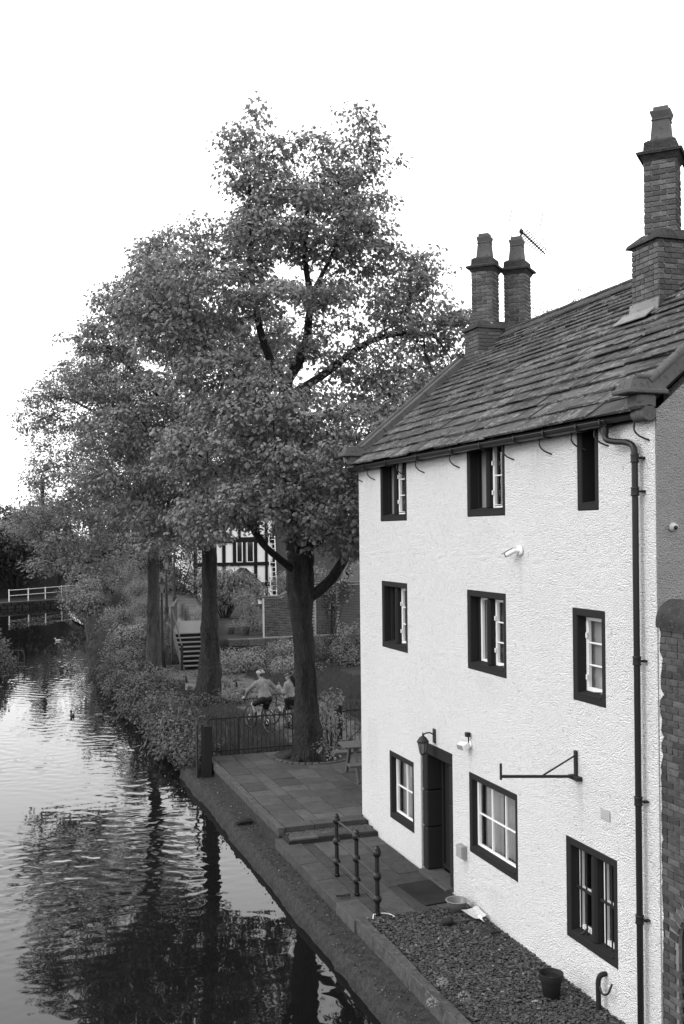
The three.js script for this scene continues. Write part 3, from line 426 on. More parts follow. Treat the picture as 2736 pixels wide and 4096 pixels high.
{ // doorway
  const d = sub('door', 'dark plank door set deep in painted stone jambs'), [z0, z1, y0, y1] = DOOR, F = 0.2;
  for (const [y, h] of [[0.06, 0.72], [0.79, 0.62], [1.42, 0.62]]) { part(d, 'jamb_stone', loc(bx(0.34, h - 0.006, F, 7.266, y + h / 2, z0 + F / 2, 0, 0, 0, 0.018)), M.trim); part(d, 'jamb_stone', loc(bx(0.34, h - 0.006, F * 0.7, 7.266, y + h / 2, z1 - F * 0.35, 0, 0, 0, 0.018)), M.trim); }
  part(d, 'lintel', loc(bx(0.344, 0.2, z1 - z0 - 0.003, 7.267, y1 - 0.103, (z0 + z1) / 2, 0, 0, 0, 0.018)), M.trim);
  const a = z0 + F, b = z1 - F * 0.7; part(d, 'door_frame', loc(flat([bx(0.07, 1.97, 0.06, 7.40, 1.04, a + 0.03), bx(0.07, 1.97, 0.06, 7.40, 1.04, b - 0.03), bx(0.07, 0.09, b - a - 0.12, 7.40, 1.98, (a + b) / 2)])), M.blackMatt);
  const n = 6; for (let i = 0; i < n; i++) part(d, 'door_plank', loc(bx(0.04, 1.86, (b - a - 0.12) / n - 0.006, 7.425, 1.0, lerp(a + 0.06, b - 0.06, (i + 0.5) / n))), M.blackMatt);
  part(d, 'weather_bar', loc(bx(0.06, 0.07, b - a - 0.13, 7.39, 0.13, (a + b) / 2, 0, 0, 0.3)), M.blackMatt); part(d, 'door_handle', loc(flat([ball(0.025, 7.38, 1.0, b - 0.16), bx(0.01, 0.16, 0.04, 7.402, 1.0, b - 0.16)])), M.iron);
  part(house, 'conduit', loc(bx(0.025, 2.2, 0.035, 7.09, 1.12, z0 - 0.02)), mat(0.3));
}
{ const v = sub('air_vent'); part(v, 'plate', loc(bx(0.01, 0.13, 0.2, 7.094, 2.38, -11.03)), mat(0.3)); for (let i = 0; i < 7; i++) part(v, 'louvre', loc(bx(0.012, 0.115, 0.012, 7.088, 2.38, -11.11 + i * 0.026)), mat(0.5)); }

{ // brick boundary wall running on from the corner of the house, arched door in it
  const bp = [7.12, 0, -9.4], w = thing('brick_wall', 'dark brick yard wall with rounded coping and arched door, joined to the house', 'wall', bp), b3 = V(...bp), lo = (g) => g.translate(-bp[0], -bp[1], -bp[2]);
  const s = poly([[4, -0.1], [9.935, -0.1], [9.935, 4.76], [4, 4.76]]), h = new THREE.Path(), A = 9.68, B = 8.72; h.moveTo(A, -0.05); h.lineTo(A, 1.3); h.absarc((A + B) / 2, 1.3, (A - B) / 2, 0, Math.PI, false); h.lineTo(B, -0.05); s.holes.push(h);
  part(w, 'masonry', lo(planarUV(new THREE.ExtrudeGeometry(s, { depth: 0.34, bevelEnabled: false, curveSegments: 16 }).rotateY(Math.PI / 2).translate(7.13, 0, 0))), M.mortarDark);
  const inHole = (z, y, m) => { const c = -(A + B) / 2, R = (A - B) / 2; return y < 1.3 ? Math.abs(z - c) < R + m * 0.15 : Math.hypot(z - c, y - 1.3) < R + m; };
  brickFace({ userData: { base: b3 }, add: (m) => w.add(m) }, [7.12, -9.935], [0, 1], [-1, 0], 0.9, 0.02, 4.72, M.brickDark.concat(M.brick.slice(0, 2)), 301, (x, y, z) => !inHole(z, y, 0.16) && y > 0.02);
  { const gs = []; for (let k = 0; k < 62; k++) for (let z = -8.98 + (k % 2) * 0.11; z < -4.2; z += 0.225) { const y = 0.055 + k * 0.076; if (!inHole(z, y, 0.2)) gs.push(new THREE.BoxGeometry(0.06, 0.066, 0.214).translate(7.142, y, z)); } const o = part(w, 'brickwork', lo(flat(gs)), M.brickDark[2]); o.userData.kind = 'stuff'; }
  for (let i = 0; i < 15; i++) { const a = Math.PI * (i + 0.5) / 15, R = (A - B) / 2 + 0.075, q = part(w, 'arch_brick', cbox(0.1, 0.15, 0.085, 0.006, 0.004, i), M.brickDark[i % 4]); q.position.set(7.165, 1.3 + Math.sin(a) * R, -(A + B) / 2 - Math.cos(a) * R).sub(b3); q.rotation.x = -(Math.PI / 2 - a); }
  const cs = new THREE.Shape(); cs.moveTo(-0.24, 0); cs.lineTo(0.24, 0); cs.lineTo(0.24, 0.05); cs.absarc(0, 0.05, 0.24, 0, Math.PI, false);
  for (let i = 0; i < 5; i++) part(w, 'coping_stone', lo(planarUV(new THREE.ExtrudeGeometry(cs, { depth: 0.78, bevelEnabled: true, bevelSize: 0.01, bevelThickness: 0.01, bevelSegments: 1, curveSegments: 14 }).translate(7.3, 4.765, -9.92 + i * 0.8))), M.capstone);
  for (let i = 0; i < 6; i++) part(w, 'door_board', lo(bx(0.05, 1.8, 0.15, 7.2, 0.88, -9.61 + i * 0.16)), M.blackMatt);
}
// ---------------------------------------------------------------- trees and plants
const tri3 = (P, a, b, c) => P.push(a, b, c);
function mapleLeaf(s) { // lobed leaf in the xz plane, stalk at the origin, tip along +z, drooping a little
  const o = [[0.06, 0.02], [0.42, -0.04], [0.30, 0.22], [0.55, 0.42], [0.28, 0.52], [0.24, 0.74], [0, 1.0], [-0.24, 0.74], [-0.28, 0.52], [-0.55, 0.42], [-0.30, 0.22], [-0.42, -0.04], [-0.06, 0.02]].map(([x, z]) => V(x * s, -0.25 * s * (z * z) - 0.22 * s * Math.abs(x), z * s)), c = V(0, 0.03 * s, 0.35 * s), P = [];
  for (let i = 0; i < o.length - 1; i++) tri3(P, o[i].clone(), c.clone(), o[i + 1].clone()); return P;
}
function plainLeaf(s, w = 0.34) { const P = [], a = V(0, 0, 0), b = V(w * s, -0.05 * s, 0.45 * s), c = V(0, 0.02 * s, 0.5 * s), d = V(-w * s, -0.05 * s, 0.45 * s), e = V(0, -0.18 * s, s); tri3(P, a, c, b); tri3(P, a.clone(), d, c.clone()); tri3(P, b.clone(), c.clone(), e); tri3(P, c.clone(), d.clone(), e.clone()); return P; }
function spray(seed, n, spread, leaf, size, o = {}) { // a twig end with n leaves
  const r = rng(seed), pts = [], q = new THREE.Object3D(), { flatY = 0.5, pitch = 0.55, tail = 0 } = o;
  for (let i = 0; i < n; i++) {
    const a = r() * 6.283, R = spread * Math.sqrt(r()); q.position.set(Math.cos(a) * R, (r() - 0.5) * spread * flatY * 2 - 0.12 * R, Math.sin(a) * R);
    q.rotation.set(0, 0, 0); q.rotation.order = 'YXZ'; q.rotation.y = Math.PI / 2 - a + (r() - 0.5) * 1.6; q.rotation.x = pitch * (0.2 + 1.5 * r()); q.rotation.z = (r() - 0.5) * 1.1; q.scale.setScalar(0.65 + 0.6 * r()); q.updateMatrix();
    for (const p of leaf(size)) pts.push(p.applyMatrix4(q.matrix));
  }
  for (let i = 0; i < tail; i++) { const x = (r() - 0.5) * spread, z = (r() - 0.5) * spread, l = 0.07 + 0.07 * r(), y = -0.04, t = 0.009; for (const [dx, dz] of [[t, 0], [0, t]]) { const A = V(x - dx, y, z - dz), B = V(x + dx, y, z + dz), C = V(x + (r() - 0.5) * 0.02, y - l, z); tri3(pts, A, B, C); } }
  const g = new THREE.BufferGeometry().setFromPoints(pts); g.computeVertexNormals(); g.setAttribute('uv', new THREE.Float32BufferAttribute(new Float32Array(pts.length * 2), 2)); return g;
}
const SPR = { maple: [1, 2, 3].map((s) => spray(s, 15, 0.26, mapleLeaf, 0.09, { tail: s === 2 ? 2 : 1 })), small: [4, 5].map((s) => spray(s, 16, 0.24, plainLeaf, 0.095, { pitch: 0.4 })), bush: [6, 7].map((s) => spray(s, 14, 0.16, plainLeaf, 0.075, { flatY: 0.9, pitch: 0.1 })), fine: [8].map((s) => spray(s, 26, 0.13, (z) => plainLeaf(z, 0.2), 0.045, { flatY: 0.9, pitch: 0 })), ivy: [9].map((s) => spray(s, 9, 0.16, (z) => plainLeaf(z, 0.5), 0.09, { flatY: 0.6, pitch: 1.0 })), long: [10, 11].map((s) => spray(s, 14, 0.3, (z) => plainLeaf(z, 0.14), 0.22, { flatY: 0.6, pitch: 0.7 })) };

function growTree(o) { // space colonisation: limbs grow from the given stems into the lobes of the crown
  const r = rng(o.seed), nodes = [], kids = [], add = (p, parent) => { nodes.push({ p, parent }); kids.push(0); if (parent >= 0) kids[parent]++; return nodes.length - 1; };
  const stemEnds = [], fixed = new Map();
  o.stems.forEach((st) => {
    let prev = -1; if (st.from) { const f = V(...st.from); let b = 1e9; nodes.forEach((n, i) => { const d = n.p.distanceToSquared(f); if (d < b) { b = d; prev = i; } }); }
    const pts = new THREE.CatmullRomCurve3((prev >= 0 ? [nodes[prev].p] : []).concat(st.pts.map((p) => V(p[0], p[1], p[2])))), n = Math.max(2, Math.ceil(pts.getLength() / o.step)), P = pts.getSpacedPoints(n), R = st.pts.map((p) => p[3]);
    for (let i = prev >= 0 ? 1 : 0; i <= n; i++) { prev = add(P[i], prev); const t = i / n * (R.length - 1), k = Math.min(R.length - 2, Math.floor(t)); if (R[0]) fixed.set(prev, lerp(R[Math.max(0, k)], R[k + 1], t - k)); }
  });
  let attr = [];
  for (const [x, y, z, a, b, c, dens = 1] of o.lobes) { const n = Math.ceil(o.density * dens * a * b * c * 4.19); for (let i = 0; i < n; i++) { let v; do v = V(r() * 2 - 1, r() * 2 - 1, r() * 2 - 1); while (v.lengthSq() > 1); const l = v.length(); if (l > 0) v.multiplyScalar(Math.pow(l, 0.55) / l); attr.push(V(x + v.x * a, y + v.y * b, z + v.z * c)); } }
  const cell = o.infl, grid3 = new Map(), key = (p) => Math.floor(p.x / cell) + ',' + Math.floor(p.y / cell) + ',' + Math.floor(p.z / cell), put = (i) => { const k = key(nodes[i].p); (grid3.get(k) ?? grid3.set(k, []).get(k)).push(i); };
  nodes.forEach((_, i) => put(i));
  const near = new Int32Array(attr.length).fill(-1), nd = new Float32Array(attr.length).fill(1e9); let fresh = nodes.map((_, i) => i);
  const look = (list) => { for (const i of list) { const p = nodes[i].p; for (let k = 0; k < attr.length; k++) if (attr[k]) { const d = p.distanceToSquared(attr[k]); if (d < nd[k]) { nd[k] = d; near[k] = i; } } } };
  for (let it = 0; it < o.iter; it++) {
    look(fresh); const pull = new Map();
    for (let k = 0; k < attr.length; k++) if (attr[k]) { if (nd[k] < o.kill * o.kill) { attr[k] = null; continue; } if (nd[k] < o.infl * o.infl || it < 4) { const i = near[k], d = attr[k].clone().sub(nodes[i].p).normalize(); (pull.get(i) ?? pull.set(i, V(0, 0, 0)).get(i)).add(d); } }
    fresh = [];
    for (const [i, d] of pull) { if (kids[i] > 3) continue; d.normalize().add(V((r() - 0.5) * 0.5, (r() - 0.5) * 0.35 + (o.rise ?? 0), (r() - 0.5) * 0.5)).normalize(); fresh.push(add(nodes[i].p.clone().addScaledVector(d, o.step * (0.8 + 0.4 * r())), i)); }
    if (!fresh.length) break;
  }
  const R = new Float32Array(nodes.length), E = 2.35; for (let i = nodes.length - 1; i >= 0; i--) { if (!kids[i]) R[i] = Math.pow(o.tip, E); const q = nodes[i].parent; if (q >= 0) R[q] += R[i]; }
  for (let i = 0; i < R.length; i++) R[i] = Math.min(Math.pow(R[i], 1 / E), o.maxR ?? 1); for (const [i, v] of fixed) R[i] = Math.max(R[i] * 0.6, v);
  const childOf = nodes.map(() => []); nodes.forEach((n, i) => { if (n.parent >= 0) childOf[n.parent].push(i); });
  const geos = [], done = new Set();
  const chain = (start) => { const c = [start]; let i = start; while (childOf[i].length) { i = childOf[i].reduce((a, b) => R[a] >= R[b] ? a : b); c.push(i); } return c; };
  const queue = nodes.map((n, i) => i).filter((i) => nodes[i].parent < 0); const seen = new Uint8Array(nodes.length);
  while (queue.length) { const s = queue.pop(); if (seen[s]) continue; const c = chain(s); const par = nodes[s].parent, full = par >= 0 ? [par, ...c] : c; c.forEach((i) => { seen[i] = 1; childOf[i].forEach((k) => { if (!c.includes(k)) queue.push(k); }); });
    const rad = full.map((i, k) => k === 0 && par >= 0 ? Math.min(R[i], R[c[0]] * 1.25) : R[i]); const big = Math.max(...rad); if (full.length > 1) geos.push(tube(full.map((i, k) => { const p = nodes[i].p; return big > 0.1 && k ? p.clone().add(V((r() - 0.5), 0, (r() - 0.5)).multiplyScalar(rad[k] * 0.12)) : p; }), rad, big > 0.16 ? 24 : big > 0.05 ? 8 : big > 0.02 ? 5 : 4)); }
  const leaves = [], q = new THREE.Object3D();
  nodes.forEach((n, i) => { if (R[i] > o.leafR || n.parent < 0 || fixed.has(i)) return; const m = o.leafPer * (kids[i] ? 1 : 1.8); for (let k = 0; k < m; k++) { if (m - k < 1 && r() > m - k) break; const a = r() * 6.283, e = o.leafOff * Math.sqrt(r()); q.position.set(n.p.x + Math.cos(a) * e, n.p.y + (r() - 0.5) * o.leafOff * 0.7, n.p.z + Math.sin(a) * e); q.rotation.set((r() - 0.5) * 0.7, r() * 6.283, (r() - 0.5) * 0.7); q.scale.setScalar(0.6 + 0.75 * r()); q.updateMatrix(); leaves.push(q.matrix.clone()); } });
  return { wood: mergeGeometries(geos), leaves, nodes };
}
function tree(name, label, base, o, sprays, lm, bark, group) {
  const t = thing(name, label, 'tree', base, 0, group), g = growTree(o), off = V(...base).negate();
  part(t, 'trunk', g.wood.translate(off.x, off.y, off.z), bark);
  const k = sprays.length; sprays.forEach((s, i) => stuffOf(t, 'crown', s, lm, g.leaves.filter((_, j) => j % k === i).map((m) => m.clone().premultiply(new THREE.Matrix4().makeTranslation(off.x, off.y, off.z)))));
  return g;
}
const G3 = { step: 0.18, infl: 2.4, kill: 0.25, iter: 90, tip: 0.0075 };
tree('sycamore_tree', 'tall spreading sycamore rising from the ring of setts beside the white house', [7.62, 0.1, -25.1], { ...G3, seed: 11, density: 25, leafR: 0.022, leafPer: 1.65, leafOff: 0.36, maxR: 0.2,
  stems: [{ pts: [[7.66, 0.05, -25.15, 0.5], [7.62, 0.35, -25.12, 0.36], [7.57, 1.0, -25.1, 0.29], [7.56, 1.7, -25.1, 0.265], [7.54, 2.6, -25.1, 0.27], [7.5, 3.1, -25.1, 0.33], [7.44, 3.8, -25.1, 0.33], [7.42, 4.6, -25.1, 0.35], [7.42, 5.2, -25.15, 0.31], [7.36, 6.4, -25.2, 0.25], [7.25, 8.0, -25.3, 0.21], [7.15, 9.6, -25.3, 0.17]] }, ...[[0.75, 0.3], [0.3, 0.7], [-0.55, 0.45], [-0.7, -0.2], [0.6, -0.45]].map(([dx, dz]) => ({ from: [7.62, 0.42, -25.12], pts: [[7.62 + dx * 0.55, 0.3, -25.12 + dz * 0.55, 0.17], [7.62 + dx * 0.8, 0.2, -25.12 + dz * 0.8, 0.10], [7.62 + dx * 1.1, 0.1, -25.12 + dz * 1.1, 0.04]] })),
    { from: [7.42, 4.9, -25.1], pts: [[6.95, 5.12, -24.9, 0.10], [6.38, 5.58, -24.7, 0.09], [6.05, 6.0, -24.5, 0.075], [5.4, 6.7, -24.3, 0.06]] }, { from: [7.5, 4.2, -25.1], pts: [[7.9, 4.42, -25, 0.14], [8.27, 4.8, -24.9, 0.13], [8.65, 5.5, -24.8, 0.11], [9.1, 6.2, -24.7, 0.08]] },
    { from: [7.42, 5.2, -25.1], pts: [[7.2, 5.6, -24.6, 0.09], [6.9, 6.1, -23.9, 0.07], [6.7, 6.7, -23.2, 0.05]] }, { from: [7.4, 5.3, -25.1], pts: [[7.9, 5.7, -24.6, 0.10], [8.4, 6.5, -24.0, 0.08], [8.9, 7.6, -23.6, 0.06]] },
    { from: [7.15, 9.6, -25.3], pts: [[7.6, 10.4, -25.2, 0.13], [7.75, 11.6, -25.1, 0.10], [7.6, 12.8, -25, 0.07], [7.7, 14, -25, 0.05]] }, { from: [7.2, 9.2, -25.3], pts: [[8.2, 9.9, -25.1, 0.12], [9.1, 10.6, -24.9, 0.09], [10.0, 10.9, -24.8, 0.07], [10.9, 10.9, -24.7, 0.05]] },
    { from: [7.15, 9.5, -25.3], pts: [[6.6, 10.5, -25.2, 0.12], [6.3, 11.6, -25, 0.09], [6.2, 13, -25, 0.06], [6.2, 14.6, -25, 0.035]] }, { from: [7.2, 8.4, -25.3], pts: [[6.3, 9.1, -25.1, 0.10], [5.5, 10.0, -25, 0.08], [4.7, 10.8, -24.9, 0.05]] }, { from: [7.7, 11.8, -25.1], pts: [[8.4, 13, -25, 0.06], [9.0, 14.4, -25, 0.035]] }],
  lobes: [[6.3, 15.2, -25, 0.6, 1.35, 0.6, 1], [5.75, 15.0, -25, 0.4, 0.95, 0.4, 1], [6.5, 14.3, -25, 0.9, 0.7, 0.9, 1], [7.7, 14.9, -25.2, 0.85, 1.1, 0.8, 0.9], [9.2, 15.4, -25, 0.55, 1.35, 0.5, 1], [9.65, 15.0, -24.9, 0.45, 0.95, 0.4, 1], [8.9, 14.4, -25, 0.8, 0.6, 0.8, 1], [8.4, 14.9, -25, 0.5, 0.7, 0.6, 0.8], [7.0, 15.0, -25, 0.4, 0.7, 0.5, 0.8], [7.6, 13.6, -25, 1.9, 0.95, 1.7, 0.7], [9.2, 13.1, -25, 0.9, 0.75, 1.2, 0.7], [8.6, 14.0, -25, 0.7, 0.5, 0.8, 0.7], [10.3, 12.3, -24.9, 0.9, 0.8, 1.2, 0.7], [10.9, 12.7, -24.8, 0.45, 0.5, 0.6, 0.7], [11.0, 11.1, -24.8, 1.15, 0.6, 1.4, 0.75], [11.7, 11.5, -24.8, 0.5, 0.45, 0.6, 0.6], [5.9, 12.9, -25, 1.2, 0.8, 1.4, 0.7], [5.0, 13.3, -25, 0.5, 0.4, 0.5, 0.6], [4.1, 12.3, -25, 0.5, 0.4, 0.6, 0.6], [3.2, 11.5, -25, 0.55, 0.35, 0.6, 0.6], [4.9, 11.7, -25, 1.25, 0.9, 1.6], [4.2, 10.7, -25, 1.1, 0.7, 1.4], [9.1, 11.5, -24.2, 1.0, 0.45, 1.0, 0.6], [6.6, 11.5, -24, 1.4, 0.5, 1.2, 0.7], [5.3, 9.5, -24.3, 1.5, 0.7, 1.4], [10.4, 9.3, -24.9, 1.6, 0.65, 1.8], [8.9, 8.4, -23.7, 1.8, 0.6, 1.5], [6.6, 8.7, -23.6, 1.7, 0.6, 1.4], [5.2, 7.9, -24.2, 1.5, 0.7, 1.5], [7.6, 7.5, -22.9, 1.9, 0.55, 1.2], [9.3, 7.0, -24.6, 1.5, 0.65, 1.5], [6.2, 6.7, -23.4, 1.5, 0.5, 1.3], [7.9, 6.3, -23.2, 1.6, 0.45, 1.2], [9.0, 5.7, -24.4, 1.1, 0.45, 1.2], [5.2, 6.4, -24.8, 1.1, 0.5, 1.1], [12.0, 10.2, -25.2, 0.9, 0.6, 1.1, 0.8], [7.9, 10.6, -25.3, 1.3, 0.6, 0.9, 0.6], [9.3, 10.2, -25, 1.1, 0.5, 0.9, 0.6], [8.3, 11.9, -25.5, 1.0, 0.6, 0.8, 0.6], [7.4, 5.8, -23.3, 1.0, 0.3, 0.9], [8.4, 5.5, -23.6, 0.9, 0.35, 0.9], [5.2, 5.95, -24.2, 0.7, 0.25, 0.8, 0.7]] },
  SPR.maple, M.leaf, M.bark);
tree('sycamore_tree', 'straight tall tree on the towpath grass before the wooden steps', [7.2, 0.1, -35.3], { ...G3, seed: 23, density: 18, leafR: 0.022, leafPer: 2.0, leafOff: 0.38, step: 0.22, kill: 0.3, maxR: 0.16,
  stems: [{ pts: [[7.05, 0.05, -35.3, 0.5], [7.15, 0.5, -35.3, 0.36], [7.2, 1.6, -35.3, 0.27], [7.2, 3.2, -35.3, 0.245], [7.2, 5.0, -35.3, 0.25], [7.15, 6.6, -35.3, 0.22], [7.05, 8.6, -35.3, 0.19], [6.9, 10.6, -35.3, 0.14]] }, ...[[0.7, 0.4], [-0.6, 0.5], [-0.7, -0.3], [0.2, 0.8]].map(([dx, dz]) => ({ from: [7.13, 0.45, -35.3], pts: [[7.1 + dx * 0.55, 0.25, -35.3 + dz * 0.55, 0.16], [7.1 + dx * 1.0, 0.08, -35.3 + dz * 1.0, 0.05]] })), { from: [7.1, 7.6, -35.3], pts: [[6.2, 8.6, -35.2, 0.1], [5.3, 9.3, -35, 0.08], [4.3, 10.2, -35, 0.05]] }, { from: [7.15, 6.4, -35.3], pts: [[6.2, 6.8, -34.8, 0.08], [5.0, 7.0, -34.5, 0.05]] }, { from: [6.9, 10.6, -35.3], pts: [[6.2, 12, -35.2, 0.09], [5.6, 13.6, -35.1, 0.05]] }, { from: [7.0, 9.6, -35.3], pts: [[8.2, 11, -35.4, 0.08], [9.2, 12.4, -35.6, 0.05]] }, { from: [7.0, 8.8, -35.3], pts: [[5.2, 10.8, -35.2, 0.07], [3.9, 12.0, -35.2, 0.04]] }],
  lobes: [[5.9, 14.6, -35, 1.5, 1.4, 1.6, 0.8], [4.9, 13.5, -35, 1.5, 1.1, 1.7, 0.8], [4.1, 12.2, -35, 1.4, 0.9, 1.7, 0.8], [3.7, 10.8, -35, 1.3, 0.8, 1.6], [6.8, 12.4, -34.5, 1.7, 1.1, 1.6], [5.2, 10.4, -34, 1.6, 0.8, 1.5], [4.1, 9.2, -34.5, 1.5, 0.8, 1.6], [6.4, 9.2, -33.8, 1.8, 0.8, 1.5], [3.9, 7.8, -34.5, 1.3, 0.7, 1.5], [5.5, 7.8, -33.7, 1.7, 0.7, 1.4], [7.3, 7.6, -33.8, 1.5, 0.7, 1.5], [4.9, 6.6, -34.3, 1.5, 0.5, 1.5], [6.6, 6.4, -34.2, 1.3, 0.45, 1.3], [9.2, 12.5, -35.8, 1.5, 1.2, 1.6, 0.8], [9.0, 9.6, -35.5, 1.7, 1.0, 1.6, 0.8], [2.9, 12.3, -35, 0.7, 0.35, 0.6, 0.3], [6.6, 5.8, -33.9, 1.0, 0.35, 1.0], [5.6, 5.7, -34, 1.4, 0.4, 1.2], [8.9, 6.9, -34.6, 1.3, 0.5, 1.2], [8.6, 8.0, -34.4, 1.5, 0.7, 1.4]] },
  SPR.maple, M.leaf, M.bark, 'trees along the towpath');
tree('ash_tree', 'pale trunked tree beside the lamp post at the foot of the wooden steps', [6.57, 0.1, -43.8], { ...G3, seed: 37, density: 16, leafR: 0.024, leafPer: 2.6, leafOff: 0.4, step: 0.26, kill: 0.34, maxR: 0.15,
  stems: [{ pts: [[6.56, 0.0, -43.8, 0.36], [6.57, 0.6, -43.8, 0.27], [6.57, 2.5, -43.8, 0.245], [6.58, 4.6, -43.8, 0.23], [6.5, 7, -43.8, 0.2], [6.2, 9.5, -43.8, 0.15]] }, { from: [6.55, 5.6, -43.8], pts: [[5.6, 5.5, -43.5, 0.085], [4.6, 5.1, -43.2, 0.07], [3.5, 4.6, -43, 0.05], [2.8, 4.5, -43, 0.03]] }, { from: [6.5, 7, -43.8], pts: [[5.2, 8, -43.6, 0.09], [3.9, 8.6, -43.5, 0.06]] }, { from: [6.3, 9, -43.8], pts: [[5.0, 10.4, -43.6, 0.08], [3.6, 11.2, -43.6, 0.05]] }],
  lobes: [[2.5, 11.4, -43.8, 1.1, 1.0, 1.5, 0.8], [1.9, 10.6, -43.8, 0.8, 0.9, 1.2, 0.8], [3.6, 12.1, -43.8, 1.2, 1.0, 1.6, 0.8], [4.9, 12.3, -43.8, 1.4, 1.1, 1.6, 0.8], [2.9, 9.7, -43.3, 1.5, 0.8, 1.5], [4.7, 10.2, -43, 1.6, 0.9, 1.5], [2.8, 8.3, -43.3, 1.4, 0.8, 1.5], [4.6, 8.5, -42.6, 1.7, 0.8, 1.4], [2.6, 7.0, -43.3, 1.5, 0.7, 1.5], [4.4, 6.9, -42.6, 1.6, 0.7, 1.4], [2.9, 5.8, -43, 1.5, 0.6, 1.4], [5.7, 6.6, -42.6, 1.2, 0.6, 1.3], [4.2, 5.6, -42.6, 1.0, 0.4, 1.0], [6.6, 8.2, -43, 1.5, 1.0, 1.5], [6.8, 11, -43.8, 1.5, 1.2, 1.6, 0.8], [1.6, 6.4, -43.5, 1.0, 0.6, 1.1], [5.6, 5.3, -42.4, 1.5, 0.45, 1.2], [3.9, 4.7, -42.8, 1.6, 0.45, 1.2], [7.4, 6.2, -42.6, 1.2, 0.6, 1.2], [2.4, 4.7, -43.2, 1.1, 0.5, 1.1]] },
  SPR.small, M.leaf, M.barkPale, 'trees along the towpath');
function foliage(t, base, lobes, per, sprays, m, seed, scale = 1, shell = 0.35, cut) { // leaf sprays through the outer part of each lobe
  const r = rng(seed), q = new THREE.Object3D(), out = sprays.map(() => []); let k = 0;
  for (const [x, y, z, a, b, c, dens = 1] of lobes) { const n = Math.ceil(per * dens * Math.pow(a * b * c, 0.667) * 4.2 / (scale * scale)); for (let i = 0; i < n; i++) {
    const u = r() * 2 - 1, f = r() * 6.283, s = Math.sqrt(1 - u * u), w = 1 - shell * Math.pow(r(), 1.6) + 0.12 * (r() - 0.5), d = V(s * Math.cos(f), u, s * Math.sin(f)), lump = 1 + 0.16 * Math.sin(d.x * 5 + seed) * Math.sin(d.y * 6 + 1) + 0.12 * Math.sin(d.z * 8 + 2);
    const P = V(x + d.x * a * w * lump, y + d.y * b * w * lump, z + d.z * c * w * lump); if (cut && P.y < cut(P)) continue;
    q.position.copy(P).sub(base); q.rotation.set((r() - 0.5) * 1.0 + d.z * 0.5, r() * 6.283, (r() - 0.5) * 1.0 - d.x * 0.5); q.scale.setScalar(scale * (0.7 + 0.6 * r())); q.updateMatrix(); out[k++ % sprays.length].push(q.matrix.clone()); } }
  sprays.forEach((s, i) => { if (out[i].length) stuffOf(t, 'foliage', s, m, out[i]); });
}
function bush(name, label, base, lobes, per, sprays, m, seed, o = {}) {
  const t = thing(name, label, o.cat ?? 'bush', base, 0, o.group), B = V(...base), r = rng(seed + 5);
  foliage(t, B, lobes, per, sprays, m, seed, o.scale ?? 1, o.shell ?? 0.45, o.cut ?? ((p) => Math.max(WATER_Y + 0.02, groundY(p.x, p.z) - 0.02)));
  const st = []; for (const [x, y, z, a, b, c] of lobes) for (let i = 0; i < (o.stems ?? 3); i++) { const e = V(x + (r() - 0.5) * a, y + (r() - 0.2) * b, z + (r() - 0.5) * c).sub(B), w = e.clone().multiplyScalar(0.5).add(V((r() - 0.5) * 0.2, 0.1 * b, (r() - 0.5) * 0.2)); st.push(tube(curve([[(r() - 0.5) * 0.15, 0, (r() - 0.5) * 0.15], w.toArray(), e.toArray()], 5), [0, 1, 2, 3, 4, 5].map((k) => (o.stemR ?? 0.014) * (1 - k * 0.13)), 5)); }
  part(t, o.stemName ?? 'stem', flat(st), o.bark ?? M.twig); return t;
}
function farTree(name, label, x, y0, z, h, lobes, m, seed, o = {}) {
  return bush(name, label, [x, y0, z], lobes, o.per ?? 26, o.sprays ?? SPR.small, m, seed, { cat: 'tree', scale: o.scale ?? 1.9, shell: 0.6, stems: 2, stemR: o.stemR ?? 0.02 * h, stemName: 'trunk', bark: M.bark, cut: o.cut, group: o.group });
}
// shrubs overhanging the water along the bank
[[5.15, -27.3, 0.55, 0.5, 0.9, 'bush'], [5.05, -28.9, 0.6, 0.42, 0.9, 'bush'], [5.25, -30.6, 0.75, 0.55, 1.0, 'small'], [5.1, -32.6, 0.6, 0.42, 1.0, 'bush'], [5.35, -34.6, 0.85, 0.62, 1.1, 'small'], [5.0, -36.8, 0.65, 0.55, 1.0, 'bush'], [5.5, -38.6, 0.95, 0.75, 1.1, 'small'], [5.0, -40.8, 0.7, 0.5, 1.0, 'bush'], [5.5, -42.9, 0.9, 0.7, 1.1, 'small'], [5.2, -45.8, 0.8, 0.7, 1.3, 'bush'], [6.0, -48.6, 0.9, 0.6, 1.4, 'small']].forEach(([x, z, a, b, c, s], i) =>
  bush('bank_shrub', ['feathery nettle clump at the water edge beside the black metal panel', 'low trailing shrub leaning over the water past the metal panel', 'mounded shrub on the bank opposite the cyclists', 'low bramble at the water edge opposite the standing goose', 'leafy shrub on the bank level with the second tree trunk', 'spreading bramble overhanging the water beyond the second tree trunk', 'tall rounded shrub on the bank before the lamp post tree', 'bramble trailing in the water by the two ducks', 'bushy shrub at the foot of the pale trunked tree', 'low dark shrub on the bank behind the pale trunked tree', 'shrub on the grass bank beyond the lamp post'][i], [x, 0, z], [[x, 0.18, z, a, b * (i < 4 ? 0.55 : i < 6 ? 0.75 : 1.15), c], [x - a * 0.5, 0.0, z + c * 0.3, a * 0.7, b * 0.5, c * 0.6], [x + a * 0.4, 0.3, z - c * 0.4, a * 0.6, b * 0.6, c * 0.5]], [60, 46, 34][i % 3], [SPR[s], SPR.small, SPR.long][i % 3], i % 2 ? M.leafDark : M.leafMid, 400 + i, { shell: 0.95, group: 'shrubs along the canal bank' }));
